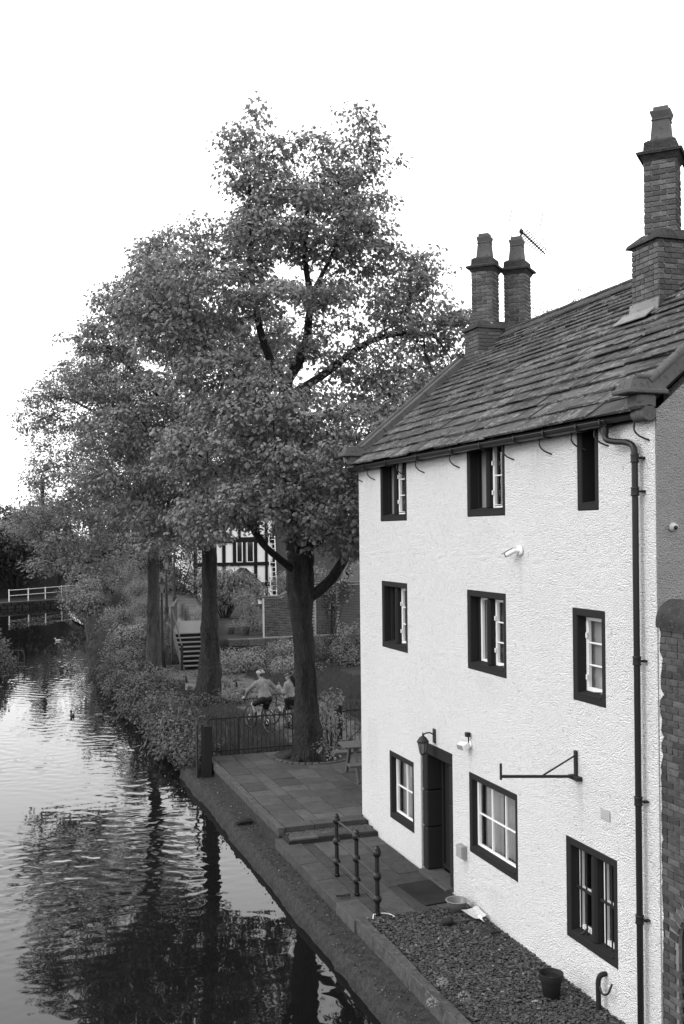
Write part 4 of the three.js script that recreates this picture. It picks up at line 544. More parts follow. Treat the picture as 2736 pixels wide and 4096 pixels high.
[[6.4, -52.5, 0.8, 0.6, 'loose weedy shrub on the verge beyond the lamp post'], [7.2, -57, 0.9, 0.7, 'leafy verge shrub between lamp post and bollards'], [7.0, -63, 1.0, 0.7, 'spreading verge shrub short of the bollards'], [8.0, -69, 1.2, 0.9, 'shrub on the verge next to the bollards']].forEach(([x, z, a, b, label], i) => bush('verge_shrub', label, [x, 0.1, z], [[x, 0.4, z, a, b, a], [x - 0.5, 0.2, z + 0.8, a * 0.7, b * 0.6, a * 0.7]], 50, [SPR.small, SPR.long, SPR.bush, SPR.small][i], [M.leafMid, M.leafPale, M.leafDark, M.leaf][i], 480 + 20 + i, { shell: 0.9, scale: 1.2, group: 'shrubs on the far verge' }));
bush('ivy_clump', 'low ivy and weeds heaped round the second tree trunk', [7.3, 0.1, -34.7], [[7.6, 0.1, -34.6, 1.0, 0.4, 0.7], [6.7, 0.15, -34.9, 0.6, 0.35, 0.5], [8.3, 0.05, -34.9, 0.6, 0.22, 0.4]], 90, SPR.bush, M.leafDark, 431);
bush('tree_sprouts', 'leafy suckers sprouting at the foot of the big sycamore', [8.2, 0.2, -25.2], [[8.25, 0.95, -25.6, 0.45, 0.6, 0.4, 0.7], [8.45, 1.5, -26, 0.4, 0.35, 0.35, 0.6], [7.9, 0.45, -24.9, 0.3, 0.25, 0.3]], 26, SPR.maple, M.leaf, 433, { scale: 0.8, shell: 0.8 });
// slope below the stone wall, garden and climbers
[[10.0, 0.45, -43.0, 1.1, 0.55, 1.0], [11.4, 0.5, -44.2, 1.0, 0.5, 1.0], [12.6, 0.5, -44.6, 1.0, 0.6, 0.9], [13.7, 0.6, -44.2, 0.9, 0.7, 0.9], [12.0, 0.3, -42.0, 1.0, 0.4, 0.9]].forEach((l, i) => bush('garden_shrub', ['loose shrub at the foot of the wooden steps', 'weedy shrub below the rough stone wall', 'leafy shrub under the brick pier', 'shrub behind the standing cyclist', 'low undergrowth behind the seated cyclist'][i], [l[0], groundY(l[0], l[2]), l[2]], [l, [l[0] - 0.5, l[1] - 0.1, l[2] + 0.4, 0.6, 0.35, 0.6]], 70, i % 2 ? SPR.bush : SPR.small, i % 2 ? M.leafDark : M.leaf, 440 + i, { group: 'shrubs on the slope' }));
bush('holly_bush', 'dark glossy bush filling the corner behind the sycamore trunk', [15.2, 0.2, -43.2], [[15.0, 0.9, -43.6, 0.8, 0.9, 0.7], [15.9, 1.3, -43.4, 0.8, 1.1, 0.7], [14.6, 0.5, -42.6, 0.7, 0.5, 0.6]], 80, SPR.bush, M.leafGloss, 450);
bush('climbing_ivy', 'glossy ivy hanging down the garden brick wall', [15.1, 0.6, -46.15], [[15.0, 3.3, -46.2, 0.35, 0.35, 0.12], [15.2, 2.8, -46.2, 0.28, 0.5, 0.12], [15.3, 2.3, -46.2, 0.3, 0.4, 0.12], [15.9, 3.1, -46.2, 0.3, 0.4, 0.12], [15.5, 3.5, -46.2, 0.6, 0.2, 0.15]], 60, SPR.ivy, M.leafGloss, 452, { cut: () => 0.3 });
bush('cottage_shrub', 'pale flowering shrub climbing beside the cottage porch', [12.4, 1.1, -50], [[12.0, 2.0, -50, 0.5, 0.8, 0.5], [12.4, 1.6, -49.6, 0.5, 0.6, 0.5], [11.9, 2.6, -50.3, 0.6, 0.45, 0.5]], 70, SPR.bush, M.leafPale, 454);
bush('sumac_tree', 'small feathery ornamental tree in front of the cottage', [11.9, 1.0, -54.5], [[11.9, 3.1, -54.5, 1.2, 0.65, 0.8], [12.5, 3.5, -54.5, 0.9, 0.5, 0.7], [13.3, 2.9, -54.5, 0.8, 0.5, 0.6], [11.3, 3.6, -54.5, 0.8, 0.4, 0.6], [11.4, 2.6, -54.3, 0.7, 0.4, 0.6], [12.6, 2.7, -54.2, 0.7, 0.35, 0.6]], 55, SPR.long, M.leafPale, 456, { cat: 'tree', stems: 2, stemR: 0.05, stemName: 'trunk' });
bush('wall_top_shrub', 'light bush growing over the curved top of the brick wall', [13.4, 1.1, -48], [[13.3, 3.5, -48, 0.6, 0.5, 0.5], [13.8, 3.7, -48.2, 0.5, 0.45, 0.5], [14.9, 3.9, -48.2, 0.8, 0.4, 0.5]], 70, SPR.bush, M.leafPale, 458, { cut: () => 1 });
bush('box_hedge', 'clipped round evergreen at the top of the wooden ramp', [10.2, 1.45, -53.2], [[10.1, 1.75, -53.2, 0.45, 0.32, 0.4], [10.6, 1.85, -53.6, 0.4, 0.35, 0.4]], 120, SPR.fine, M.leaf, 460, { stems: 1 });
[[8.3, 0.5, -59, 0.8, 0.7, 0.9], [8.6, 1.5, -61, 1.0, 0.75, 1.0], [9.0, 2.4, -64, 1.1, 0.8, 1.1], [8.3, 3.2, -68, 1.2, 1.0, 1.2]].forEach((l, i) => bush('clipped_shrub', ['lowest of the clipped rounded shrubs on the grass bank', 'clipped rounded shrub in the middle of the bank', 'pale clipped shrub beside the pale tree trunk', 'topmost clipped rounded shrub under the trees'][i], [l[0], groundY(l[0], l[2]), l[2]], [l], 120, SPR.fine, M.leafPale, 470 + i, { scale: 1.5, stems: 2, shell: 0.2, group: 'clipped shrubs on the bank' }));
bush('small_shrub', 'dark ball shaped shrub behind the iron lamp post', [7.9, 0.6, -48.5], [[8.0, 1.7, -48.8, 0.4, 0.5, 0.4], [7.5, 0.6, -46.6, 0.35, 0.5, 0.4], [7.6, 1.2, -47.6, 0.35, 0.4, 0.35]], 110, SPR.fine, M.leafDark, 476);
bush('willow_shrub', 'pale willow bush leaning out from the bank by the bollards', [7.1, 0.1, -77], [[6.6, 1.1, -76.5, 1.4, 1.0, 1.4], [5.7, 1.6, -77, 0.9, 0.6, 0.9], [6.9, 2.0, -77.5, 0.9, 0.7, 1.0], [7.0, 0.4, -76, 0.9, 0.7, 0.9]], 70, SPR.small, M.leafPale, 480, { scale: 1.3 });
farTree('drooping_tree', 'dense drooping evergreen overhanging the far bank', 10.0, 0.1, -82, 8, [[9.0, 3.4, -81, 2.0, 1.8, 2], [8.0, 5.0, -82, 1.8, 1.6, 2], [10.4, 4.4, -81, 2.2, 2.2, 2], [7.6, 3.0, -80.5, 1.2, 0.9, 1.4], [9.5, 6.6, -83, 2.2, 1.6, 2], [11.6, 2.0, -80, 1.6, 1.6, 1.6]], M.leaf, 482);
// trees beyond
const far = [['low dark tree hanging over the end of the white railing', -1.4, -101.5, 8.5, M.leafDark], ['dark leafy tree before the ivy hung wall', 2.6, -103, 7.5, M.leafDark], ['ivy covered tree at the edge of the picture beyond the quay', -4.2, -106, 11, M.leafDark], ['dark spreading tree behind the white railing', -0.5, -110, 10, M.leafDark], ['dark tree over the ivy wall beside the bridge', 3.4, -113, 9.5, M.leafDark], ['pale tree above the arch of the far bridge', 7.5, -118, 11, M.leaf], ['tall tree standing behind the drooping evergreen', 9.6, -86, 16, M.leaf], ['tallest tree far beyond the wooden steps', 13.5, -91, 17, M.leaf], ['tall tree rising behind the ivy hung wall', 5.4, -111, 14, M.leaf], ['broad tree behind the drooping evergreen', 12, -100, 11, M.leaf], ['rounded tree behind the picket fence', 13, -88, 9, M.leafDark], ['dark tree at the side of the cottage chimney', 17, -86, 11, M.leafDark], ['broad tree behind the cottage roof', 22, -84, 12, M.leaf], ['tree at the back of the brick gable', 27, -80, 12, M.leaf]];
far.forEach(([label, x, z, h, m], i) => { const r = rng(900 + i), L = []; for (let k = 0; k < 9; k++) { const a = r() * 6.283, d = 2.2 * Math.sqrt(r()); L.push([x + Math.cos(a) * d, h * (0.25 + 0.62 * r()), z + Math.sin(a) * d, 1.4 + r(), 1.0 + 0.7 * r(), 1.4 + r()]); } farTree('background_tree', label, x, 0.1, z, h, L, m, 500 + i, { scale: 2.6, group: 'trees beyond the canal and cottage' }); });
[[23.0, -40, 15.3, 'light tree top showing behind the roof ridge by the twin stacks'], [25.0, -40, 16.2, 'light tree top showing behind the roof ridge by the tall chimney']].forEach(([x, z, h, label], i) => farTree('roofline_tree', label, x, 0, z, h, [[x, h - 0.4, z, 0.7, 0.9, 0.7, 0.35], [x - 0.8, h - 1.2, z, 0.7, 0.8, 0.7, 0.4], [x + 0.9, h - 0.9, z, 0.8, 0.9, 0.8, 0.35], [x, h - 3, z, 2, 2, 2, 0.7]], M.leafPale, 530 + i, { scale: 0.7, per: 30, stemR: 0.03 }));
bush('cottage_hedge', 'tall dark evergreen at the side of the timbered cottage', [11.2, 1.4, -65], [[11.3, 4.6, -65.5, 0.75, 1.7, 1.6], [11.0, 2.6, -65, 0.9, 1.4, 1.2], [11.0, 6.6, -66.5, 1.1, 1.5, 1.6], [12.1, 3.0, -63.2, 0.5, 1.5, 0.4], [12.2, 5.4, -63.2, 0.6, 1.3, 0.4]], 40, SPR.small, M.leafDark, 545, { scale: 1.5, stems: 2, stemR: 0.04 });
bush('overhang_bush', 'dark bush hanging over the water around the metal frame', [-0.9, 0.1, -50], [[0.1, 0.7, -50.2, 0.8, 0.7, 0.9], [0.6, 0.2, -49.6, 0.6, 0.5, 0.6], [-0.5, 1.4, -51, 0.9, 0.8, 0.9], [-1.2, 0.8, -49, 1.0, 0.9, 1.0]], 60, SPR.small, M.leafDark, 540);
{ // grass on the towpath verge
  const r = rng(610), pts = []; for (let i = 0; i < 9; i++) { const a = r() * 6.283, h = 0.05 + 0.07 * r(), x = (r() - 0.5) * 0.1, z = (r() - 0.5) * 0.1; pts.push(V(x - 0.006 * Math.cos(a), 0, z - 0.006 * Math.sin(a)), V(x + 0.006 * Math.cos(a), 0, z + 0.006 * Math.sin(a)), V(x + (r() - 0.5) * 0.08, h, z + (r() - 0.5) * 0.08)); }
  const g = new THREE.BufferGeometry().setFromPoints(pts); g.computeVertexNormals(); g.setAttribute('uv', new THREE.Float32BufferAttribute(new Float32Array(pts.length * 2), 2)); const ms = [], q = new THREE.Object3D();
  const put = (x, z, s) => { q.position.set(x, groundY(x, z) - 0.005, z); q.rotation.set(0, r() * 6.283, 0); q.scale.setScalar(s); q.updateMatrix(); ms.push(q.matrix.clone()); };
  for (let i = 0; i < 26000; i++) { const z = -26.6 - 20 * Math.pow(r(), 1.2), x = bankX(z) + 0.5 + r() * 9; const c = 9.3 - 1.1 * smooth(-33, -45, z); if (Math.abs(x - c) < 1.55 && r() < 0.9) continue; put(x, z, 0.6 + 1.1 * r() + (r() < 0.03 ? 1.4 : 0)); }
  for (let i = 0; i < 9000; i++) { const z = -46 - 34 * r(), x = bankX(z) + 0.4 + r() * 3.4; put(x, z, 1 + 1.6 * r()); }
  for (let i = 0; i < 3200; i++) { const z = -26.8 - 19 * r(), x = bankX(z) + 0.1 + 1.3 * r() * r(); put(x, z, 2 + 2.6 * r()); }
  for (let i = 0; i < 500; i++) { const z = -8 - 18 * r(), x = 4.85 + r() * 0.4; q.position.set(x, -0.17, z); q.rotation.set(0, r() * 6.283, 0); q.scale.setScalar(0.3 + 0.4 * r()); q.updateMatrix(); ms.push(q.matrix.clone()); }
  const o = stuffOf(scene, 'grass', g, M.blade, ms); o.userData.label = 'rough grass along the towpath verge'; o.userData.category = 'grass';
}
// ---------------------------------------------------------------- cottage, garden wall, wooden steps and the far side of the canal
{ const c = thing('timbered_cottage', 'white and black half timbered cottage half hidden behind the trees', 'cottage', [14.7, 1, -64]), P = (n, g, m) => part(c, n, (Array.isArray(g) ? flat(g) : g).translate(-14.7, -1, 64), m);
  P('wall', planarUV(at(new THREE.BoxGeometry(5.2, 6.8, 7.9), 14.7, 4.3, -68)), M.plaster);
  P('roof', [bx(3.9, 0.16, 8.6, 13.2, 8.7, -68, 0, 0, 0.72), bx(3.9, 0.16, 8.6, 16.2, 8.7, -68, 0, 0, -0.72)], M.roof[0]);
  for (const [x, w, y0, y1] of [[12.2, 0.22, 1, 7.6], [12.75, 0.18, 1, 7.6], [14.0, 0.21, 1.1, 7.6], [14.68, 0.22, 3.9, 5.3], [15.28, 0.2, 3.9, 5.3], [16.02, 0.21, 1.1, 7.6], [16.72, 0.17, 1.1, 7.6], [17.22, 0.2, 1.1, 7.6], [13.3, 0.16, 5.6, 7.6], [15.0, 0.16, 5.6, 7.6]]) P('timber', bx(w, y1 - y0, 0.08, x, (y0 + y1) / 2, -64.02), M.timber);
  for (const [y, h] of [[1.15, 0.3], [2.66, 0.24], [3.95, 0.22], [5.45, 0.36], [7.5, 0.3]]) P('beam', bx(5.3, h, 0.1, 14.7, y, -64.0), M.timber);
  for (const [x, w] of [[14.98, 0.28], [15.66, 0.34]]) { P('window_frame', [bx(w + 0.12, 0.06, 0.07, x, 4.09, -63.98), bx(0.06, 1.2, 0.07, x - w / 2 - 0.03, 4.7, -63.98), bx(0.06, 1.2, 0.07, x + w / 2 + 0.03, 4.7, -63.98)], M.whitePaint); P('window_pane', planarUV(at(new THREE.PlaneGeometry(w, 1.2), x, 4.7, -63.94)), phys(0.01, { roughness: 0.05 })); }
  const porch = [bx(1.75, 0.1, 1.6, 14.05, 3.15, -61.8, 0, 0, 0.755), bx(1.75, 0.1, 1.6, 15.3, 3.15, -61.8, 0, 0, -0.755)]; P('porch_roof', porch, M.woodDark);
  P('porch_gable', planarUV(new THREE.ExtrudeGeometry(poly([[13.6, 2.7], [15.75, 2.7], [14.68, 3.62]]), { depth: 0.05, bevelEnabled: false }).translate(0, 0, -61.2)), M.timber); for (const x of [13.7, 14.21, 15.7]) P('porch_post', bx(0.12, 1.7, 0.12, x, 1.85, -61.1), M.wood);
  P('doorway', bx(1.2, 1.9, 0.1, 14.7, 1.95, -64.02), M.timber);
  P('brick_wing', planarUV(at(new THREE.BoxGeometry(4.6, 10.6, 8), 19.65, 6.3, -68.2)), M.mortarDark);
  { const gs = [], r = rng(66); for (let k = 0; k < 135; k++) for (let i = 0; i < 19; i++) { const x = 17.42 + i * 0.24 + (k % 2) * 0.12; if (x > 21.8) continue; gs.push(new THREE.BoxGeometry(0.225, 0.066, 0.05).translate(x, 1.1 + k * 0.0775, -64.19)); } const o = part(c, 'brickwork', flat(gs).translate(-14.7, -1, 64), M.brick[1]); o.userData.kind = 'stuff'; }
}
{ const l = thing('ladder', 'pale aluminium ladder leaning on the half timbered cottage', 'ladder', [17.03, 1.2, -63.5]); for (const s of [-1, 1]) part(l, 'rail', bx(0.06, 4.6, 0.04, s * 0.19, 2.2, -0.12, 0, -0.09), M.whitePaint); for (let i = 0; i < 15; i++) part(l, 'rung', bx(0.34, 0.035, 0.03, 0, 0.2 + i * 0.29, 0.08 - i * 0.0262), M.whitePaint); }
{ const w = thing('garden_wall', 'curved top brick garden wall on a rough stone base behind the sycamore', 'wall', [14.4, 0, -46.5]), r = rng(88), X = -14.4, Z = 46.5;
  const top = (x) => 2.9 + 0.55 * smooth(12.6, 13.9, x);
  const s = new THREE.Shape(); s.moveTo(12.02, 1.05); s.lineTo(17.5, 1.05); s.lineTo(17.5, top(17)); for (let x = 17; x >= 12.02; x -= 0.2) s.lineTo(x, top(x)); s.lineTo(12.02, top(12));
  part(w, 'masonry', planarUV(new THREE.ExtrudeGeometry(s, { depth: 0.32, bevelEnabled: false }).translate(X, 0, -46.83 + Z)), M.mortar);
  const mk = { userData: { base: V(14.4, 0, -46.5) }, add: (m) => w.add(m) };
  brickFace(mk, [12.02, -46.5], [1, 0], [0, 1], 1.35, 1.12, 3.2, M.brickDark.concat(M.brick.slice(0, 2)), 601, (x, y) => y < top(x) - 0.06); brickFace(mk, [14.5, -46.5], [1, 0], [0, 1], 1.0, 1.12, 3.4, M.brickDark.concat(M.brick.slice(0, 2)), 602, (x, y) => y < top(x) - 0.06);
  { const gs = []; for (let k = 0; k < 31; k++) for (let x = 13.4 + (k % 2) * 0.11; x < 17.4; x += 0.225) { if (x > 14.4 && x < 15.6) continue; const y = 1.15 + k * 0.076; if (y < top(x) - 0.06) gs.push(new THREE.BoxGeometry(0.212, 0.065, 0.06).translate(x + X, y, -46.52 + Z)); } part(w, 'brickwork', flat(gs), M.brickDark[2]).userData.kind = 'stuff'; }
  for (let i = 0; i < 18; i++) { const x = 12.1 + i * 0.3, o = part(w, 'coping_stone', cbox(0.31, 0.09, 0.4, 0.03, 0.008, i), M.coping); o.position.set(x + X, top(x) + 0.03, -0.17); o.rotation.z = Math.atan((top(x + 0.1) - top(x - 0.1)) / 0.2); }
  for (let k = 0; k < 3; k++) { let x = 10.0 + k * 0.15; while (x < 17) { const l = lerp(0.4, 0.95, r()), o = part(w, 'stone_block', cbox(l - 0.02, 0.32, 0.45, 0.025, 0.02, Math.floor(r() * 999)), [M.kerb, M.coping, M.capstone][Math.floor(r() * 3)]); o.position.set(x + l / 2 + X, 0.24 + k * 0.33, -0.05 + (r() - 0.5) * 0.05); x += l; } }
}
{ const t = thing('wooden_steps', 'wooden steps climbing to a decked ramp between the two tree trunks', 'steps', [8.75, 0.1, -44.1]), ang = -0.205;
  for (let i = 0; i < 8; i++) { part(t, 'tread', bx(1.75, 0.045, 0.3, 0, 0.171 * (i + 1) - 0.02, -0.3 * i - 0.1), M.deck); part(t, 'riser', bx(1.7, 0.13, 0.03, 0, 0.171 * (i + 1) - 0.11, -0.3 * i - 0.2), M.woodDark); }
  for (const s of [-1, 1]) part(t, 'stringer', bx(0.06, 0.32, 2.95, s * 0.9, 0.62, -1.15, 0, 0.515), M.wood);
  const d = new THREE.Object3D(); d.position.set(0, 1.35, -2.4); d.rotation.y = ang; d.updateMatrix(); const gs = []; for (let i = 0; i < 64; i++) gs.push(new THREE.BoxGeometry(1.85, 0.03, 0.135).translate(0, 0, -0.07 - i * 0.145).applyMatrix4(d.matrix)); part(t, 'decking', flat(gs), M.deck).userData.kind = 'stuff';
  part(t, 'deck_frame', planarUV(new THREE.BoxGeometry(1.8, 0.2, 9.2).translate(0, -0.13, -4.65).applyMatrix4(d.matrix)), M.woodDark);
  part(t, 'handrail', flat([new THREE.BoxGeometry(0.07, 0.05, 5.7).translate(-0.93, 1.15, -2.85), new THREE.BoxGeometry(0.05, 0.05, 5.7).translate(-0.93, 0.12, -2.85)].map((g) => g.applyMatrix4(d.matrix))), M.wood);
  for (let i = 0; i < 20; i++) part(t, 'baluster', new THREE.BoxGeometry(0.045, 1.05, 0.045).translate(-0.93, 0.63, -0.05 - i * 0.295).applyMatrix4(d.matrix), M.wood);
  part(t, 'newel_post', [bx(0.1, 2.6, 0.1, -0.95, 1.25, -2.45)], M.wood); part(t, 'newel_post', [bx(0.1, 1.15, 0.1, -0.97, 0.5, 0.05)], M.woodDark); part(t, 'handrail', tube([[-0.97, 1.05, 0.05], [-0.95, 2.45, -2.45]], 0.03, 6), M.wood);
}
structure('garden_path', grid(steps(0, 8, 1), steps(-54.5, 30, -84), () => 0), M.path);
{ const g = scene.getObjectByName('garden_path').geometry, p = g.attributes.position; for (let i = 0; i < p.count; i++) { const z = p.getZ(i), x = lerp(10.35, 12.9, smooth(-55, -82, z)) + (p.getX(i) - 0.5) * 2.2; p.setXYZ(i, x, groundY(x, z) + 0.02, z); g.attributes.uv.setXY(i, x, z); } g.computeVertexNormals(); }
{ const f = thing('picket_fence', 'dark picket fence curving above the garden path', 'fence', [12, 2.9, -74]); for (let i = 0; i < 22; i++) { const x = -1.2 + i * 0.16, z = -0.3 * i + 1; part(f, 'picket', flat([bx(0.06, 0.85, 0.03, x, 0.55 + i * 0.03, z), at(new THREE.ConeGeometry(0.05, 0.12, 4), x, 1.03 + i * 0.03, z)]), M.woodDark); } part(f, 'fence_rail', [tube([[-1.25, 0.3, 1.05], [2.2, 0.95, -5.4]], 0.03, 4), tube([[-1.25, 0.75, 1.05], [2.2, 1.4, -5.4]], 0.03, 4)], M.woodDark); }
function lampPost(label, x, y, z, h) { const l = thing('lamp_post', label, 'lamp', [x, y, z], 0, 'old iron lamp posts');
  part(l, 'post', lathe([[0, 0], [0.16, 0], [0.16, 0.12], [0.12, 0.2], [0.12, 0.75], [0.15, 0.8], [0.09, 0.9], [0.075, 1.5], [0.1, 1.54], [0.065, 1.6], [0.05, h - 1.1], [0.08, h - 1.05], [0.045, h - 1.0], [0.04, h - 0.75], [0, h - 0.75]], 12), M.iron); part(l, 'cradle', [tube([[-0.13, h - 0.9, 0], [0.13, h - 0.9, 0]], 0.014, 6), ball(0.06, 0, h - 0.78, 0)], M.iron);
  const q = (r0, r1, a, b) => { const g = new THREE.CylinderGeometry(r1, r0, b - a, 4, 1, true).rotateY(Math.PI / 4).toNonIndexed(); g.computeVertexNormals(); return planarUV(g.translate(0, (a + b) / 2, 0)); };
  part(l, 'lantern_glass', q(0.11, 0.2, h - 0.72, h - 0.34), phys(0.35, { roughness: 0.3, transmission: 0.5, thickness: 0 }));
  const bars = []; for (let i = 0; i < 4; i++) { const a = i * Math.PI / 2 + Math.PI / 4; bars.push(tube([[Math.sin(a) * 0.11, h - 0.73, Math.cos(a) * 0.11], [Math.sin(a) * 0.205, h - 0.33, Math.cos(a) * 0.205]], 0.014, 4)); } part(l, 'lantern_frame', flat(bars), M.iron);
  part(l, 'lantern_roof', flat([q(0.235, 0.08, h - 0.34, h - 0.18), q(0.09, 0.07, h - 0.18, h - 0.1), at(new THREE.ConeGeometry(0.04, 0.14, 8), 0, h - 0.03, 0)]), M.iron); return l; }
lampPost('iron lamp post with square lantern beside the pale tree trunk', 7.17, 0.05, -45.4, 4.0); lampPost('iron lamp post with pale lantern beyond the handrail', 9.42, 1.0, -58, 3.65); lampPost('dark lamp post rising into the leaves by the picket fence', 10.55, 1.3, -62, 4.4);
[[9.59, -53, 0.62, 'small cone shaped conifer at the top of the ramp'], [9.68, -54.6, 0.85, 'taller cone shaped conifer behind the first one']].forEach(([x, z, h, label], i) => { const t = thing('cone_conifer', label, 'conifer', [x, 1.42, z]), B = V(x, 1.42, z); part(t, 'trunk', tube([[0, 0, 0], [0, h * 0.8, 0]], 0.02, 5), M.twig); foliage(t, B, [0, 1, 2, 3].map((k) => [x, 1.42 + 0.12 + k * h * 0.24, z, 0.2 - k * 0.045, 0.16, 0.2 - k * 0.045]), 220, SPR.fine, M.leafDark, 620 + i, 0.8, 0.3); });
[[11.55, 1.05, -48.3, 0.26, 'tall dark glazed pot by the gravel'], [12.55, 1.05, -48.2, 0.3, 'wide pale planter before the brick pier'], [11.0, 1.05, -48.9, 0.22, 'small dark pot near the ramp']].forEach(([x, y, z, r0, label], i) => { const p = thing('plant_pot', label, 'plant pot', [x, y, z]); part(p, 'pot', lathe([[0, 0], [r0 * 0.6, 0], [r0 * 0.95, r0 * 1.6], [r0, r0 * 1.7], [r0 * 0.85, r0 * 1.7], [r0 * 0.8, r0 * 1.5], [0, r0 * 1.5]], 16), i === 1 ? M.kerb : M.pot); foliage(p, V(x, y, z), [[x, y + r0 * 2.1, z, r0 * 1.1, r0 * 0.8, r0 * 1.1]], 70, SPR.fine, M.leaf, 640 + i); });
{ // far side of the water
  const w = thing('ivy_wall', 'high dark retaining wall hung with ivy behind the white railing', 'wall', [-2, 0, -105]); part(w, 'masonry', planarUV(at(new THREE.BoxGeometry(17, 5.2, 0.6), 0, 2.6, 0)), M.capstone); for (let i = 0; i < 9; i++) part(w, 'coping_stone', bx(1.85, 0.16, 0.8, -7.5 + i * 1.88, 5.28, 0), M.kerb); foliage(w, V(-2, 0, -105), [[-6, 2.4, -104.6, 3, 2.4, 0.3], [-1, 2.0, -104.6, 3, 2.0, 0.3], [3, 2.6, -104.6, 2.8, 2.4, 0.3]], 26, SPR.small, M.leafDark, 650, 1.6, 1);
  const b = thing('canal_bridge', 'low stone arched bridge beyond the far quay', 'bridge', [11.5, 0, -108]), s = poly([[-4.9, -0.6], [7, -0.6], [7, 4.6], [-4.9, 3.4]]), h = new THREE.Path(); h.moveTo(-4.2, -0.55); h.absellipse(0, 0.0, 4.2, 3.0, Math.PI, 0, true); h.lineTo(4.2, -0.55); s.holes.push(h);
  part(b, 'spandrel', planarUV(new THREE.ExtrudeGeometry(s, { depth: 7, bevelEnabled: false, curveSegments: 24 }).translate(0, 0, -7)), M.capstone);
  for (let i = 0; i < 15; i++) { const a = Math.PI * (1 - (i + 0.5) / 15), o = part(b, 'arch_stone', cbox(0.9, 0.55, 0.3, 0.03, 0.01, i), M.coping); o.position.set(Math.cos(a) * 4.5, Math.sin(a) * 3.3, 0.0); o.rotation.z = Math.atan2(Math.cos(a) * -3.3, Math.sin(a) * 4.5); }
  part(b, 'dark_water_floor', planarUV(at(new THREE.BoxGeometry(8.3, 0.05, 7), 0, 0.12, -3.6)), M.dirt); part(b, 'parapet', planarUV(at(new THREE.BoxGeometry(12, 1, 0.4), 1, 4.5, -0.3, 0, 0, 0.1)), M.capstone);
  const G = [[[0.36, 0.62], [0.1, 0.72], [0.02, 0.4], [0.12, 0.08], [0.36, 0.12]], [[0.5, 0.05], [0.68, 0.7], [0.9, 0.04]], [[0.57, 0.3], [0.83, 0.3]], [[1.05, 0.04], [1.08, 0.7], [1.38, 0.62], [1.36, 0.38], [1.1, 0.34]]], o = part(b, 'graffiti', flat(G.map((l) => tube(l.map(([x, y]) => [x, y, 0]), 0.06, 5))).scale(0.62, 0.85, 0.12).rotateZ(0.52).translate(-4.0, 1.22, 0.17), mat(0.45));
  o.userData.label = 'pale spray painted letters';
  const rl = thing('quay_railing', 'white painted two rail railing along the far quay', 'railing', [1.85, 0.1, -95.7]); const ps = [[0, 0], [1.66, -1.45], [3.2, -3.0], [4.75, -4.9], [6.3, -6.8]]; ps.forEach(([x, z]) => part(rl, 'post', [tube([[x, -0.1, z], [x, 1.02, z]], 0.045, 8), ball(0.06, x, 1.05, z)], M.whitePaint)); for (const y of [1.03, 0.55]) part(rl, 'rail', tube(ps.map(([x, z]) => [x, y, z]), 0.032, 6), M.whitePaint);
  [[7.12, -74.04], [7.41, -75.05], [7.76, -76.87], [8.1, -78.8], [8.4, -80.86]].forEach(([x, z], i) => { const y = groundY(x, z), p = thing('bollard', ['first dark wooden post beside the willow bush', 'second dark wooden post along the grass path', 'third dark wooden post along the grass path', 'fourth dark wooden post along the grass path', 'last dark wooden post before the trees'][i], 'bollard', [x, y, z], 0, 'wooden posts beside the far path'); part(p, 'post', lathe([[0, -0.1], [0.12, -0.1], [0.11, 0.78], [0.09, 0.84], [0, 0.86]], 10), M.wood); part(p, 'cap_band', lathe([[0.112, 0.62], [0.122, 0.62], [0.122, 0.68], [0.112, 0.68]], 10), M.iron); });
  const mf = thing('tube_railing', 'thin metal rail frame standing in the water by the dark bush', 'frame', [1.1, WATER_Y, -52.3]); part(mf, 'tube_frame', [tube(curve([[-1.6, 0.82, 0], [0.4, 0.84, 0], [0.52, 0.8, 0], [0.56, 0.7, 0], [0.56, -0.4, 0]], 24), 0.022, 6), tube([[-1.6, 0.25, 0], [0.55, 0.25, 0]], 0.02, 6)], M.wood); part(mf, 'leg', tube([[0.3, -0.4, 0], [0.3, 0.82, 0]], 0.02, 6), M.wood);
}
// ---------------------------------------------------------------- fittings on the house
{ const c = thing('security_camera', 'white bullet security camera on the front wall between the window rows', 'camera', [7.1, 5.57, -13.08]);
  part(c, 'wall_mount', at(lathe([[0, 0], [0.085, 0], [0.085, 0.03], [0.07, 0.05], [0, 0.055]], 18).rotateZ(Math.PI / 2), 0, 0, 0), M.whitePaint); part(c, 'arm', [tube(curve([[-0.05, 0, 0], [-0.1, 0.005, -0.01], [-0.14, -0.01, -0.05]], 8), 0.022, 8), ball(0.034, -0.06, 0, 0)], M.whitePaint);
  const b = new THREE.Object3D(); b.position.set(-0.15, -0.03, -0.1); b.rotation.set(-0.42, 0.45, 0, 'YXZ'); b.updateMatrix(); part(c, 'housing', flat([cbox(0.085, 0.085, 0.22, 0.02), cbox(0.11, 0.012, 0.28, 0.004).translate(0, 0.052, -0.04)]).applyMatrix4(b.matrix), M.whitePaint); part(c, 'lens_face', cbox(0.07, 0.07, 0.02, 0.01).translate(0, 0, -0.112).applyMatrix4(b.matrix), M.black); c.scale.setScalar(0.82); }
{ const c = thing('dome_camera', 'small white dome camera on the grey end wall', 'camera', [7.3, 5.87, -9.94]); part(c, 'base', at(lathe([[0, 0], [0.05, 0], [0.052, 0.025], [0.04, 0.04], [0, 0.04]], 16).rotateX(Math.PI / 2), 0, 0, 0), mat(0.4)); part(c, 'eyeball', ball(0.04, 0, 0, 0.045), mat(0.4)); part(c, 'lens', ball(0.025, -0.012, -0.006, 0.078), M.black); }
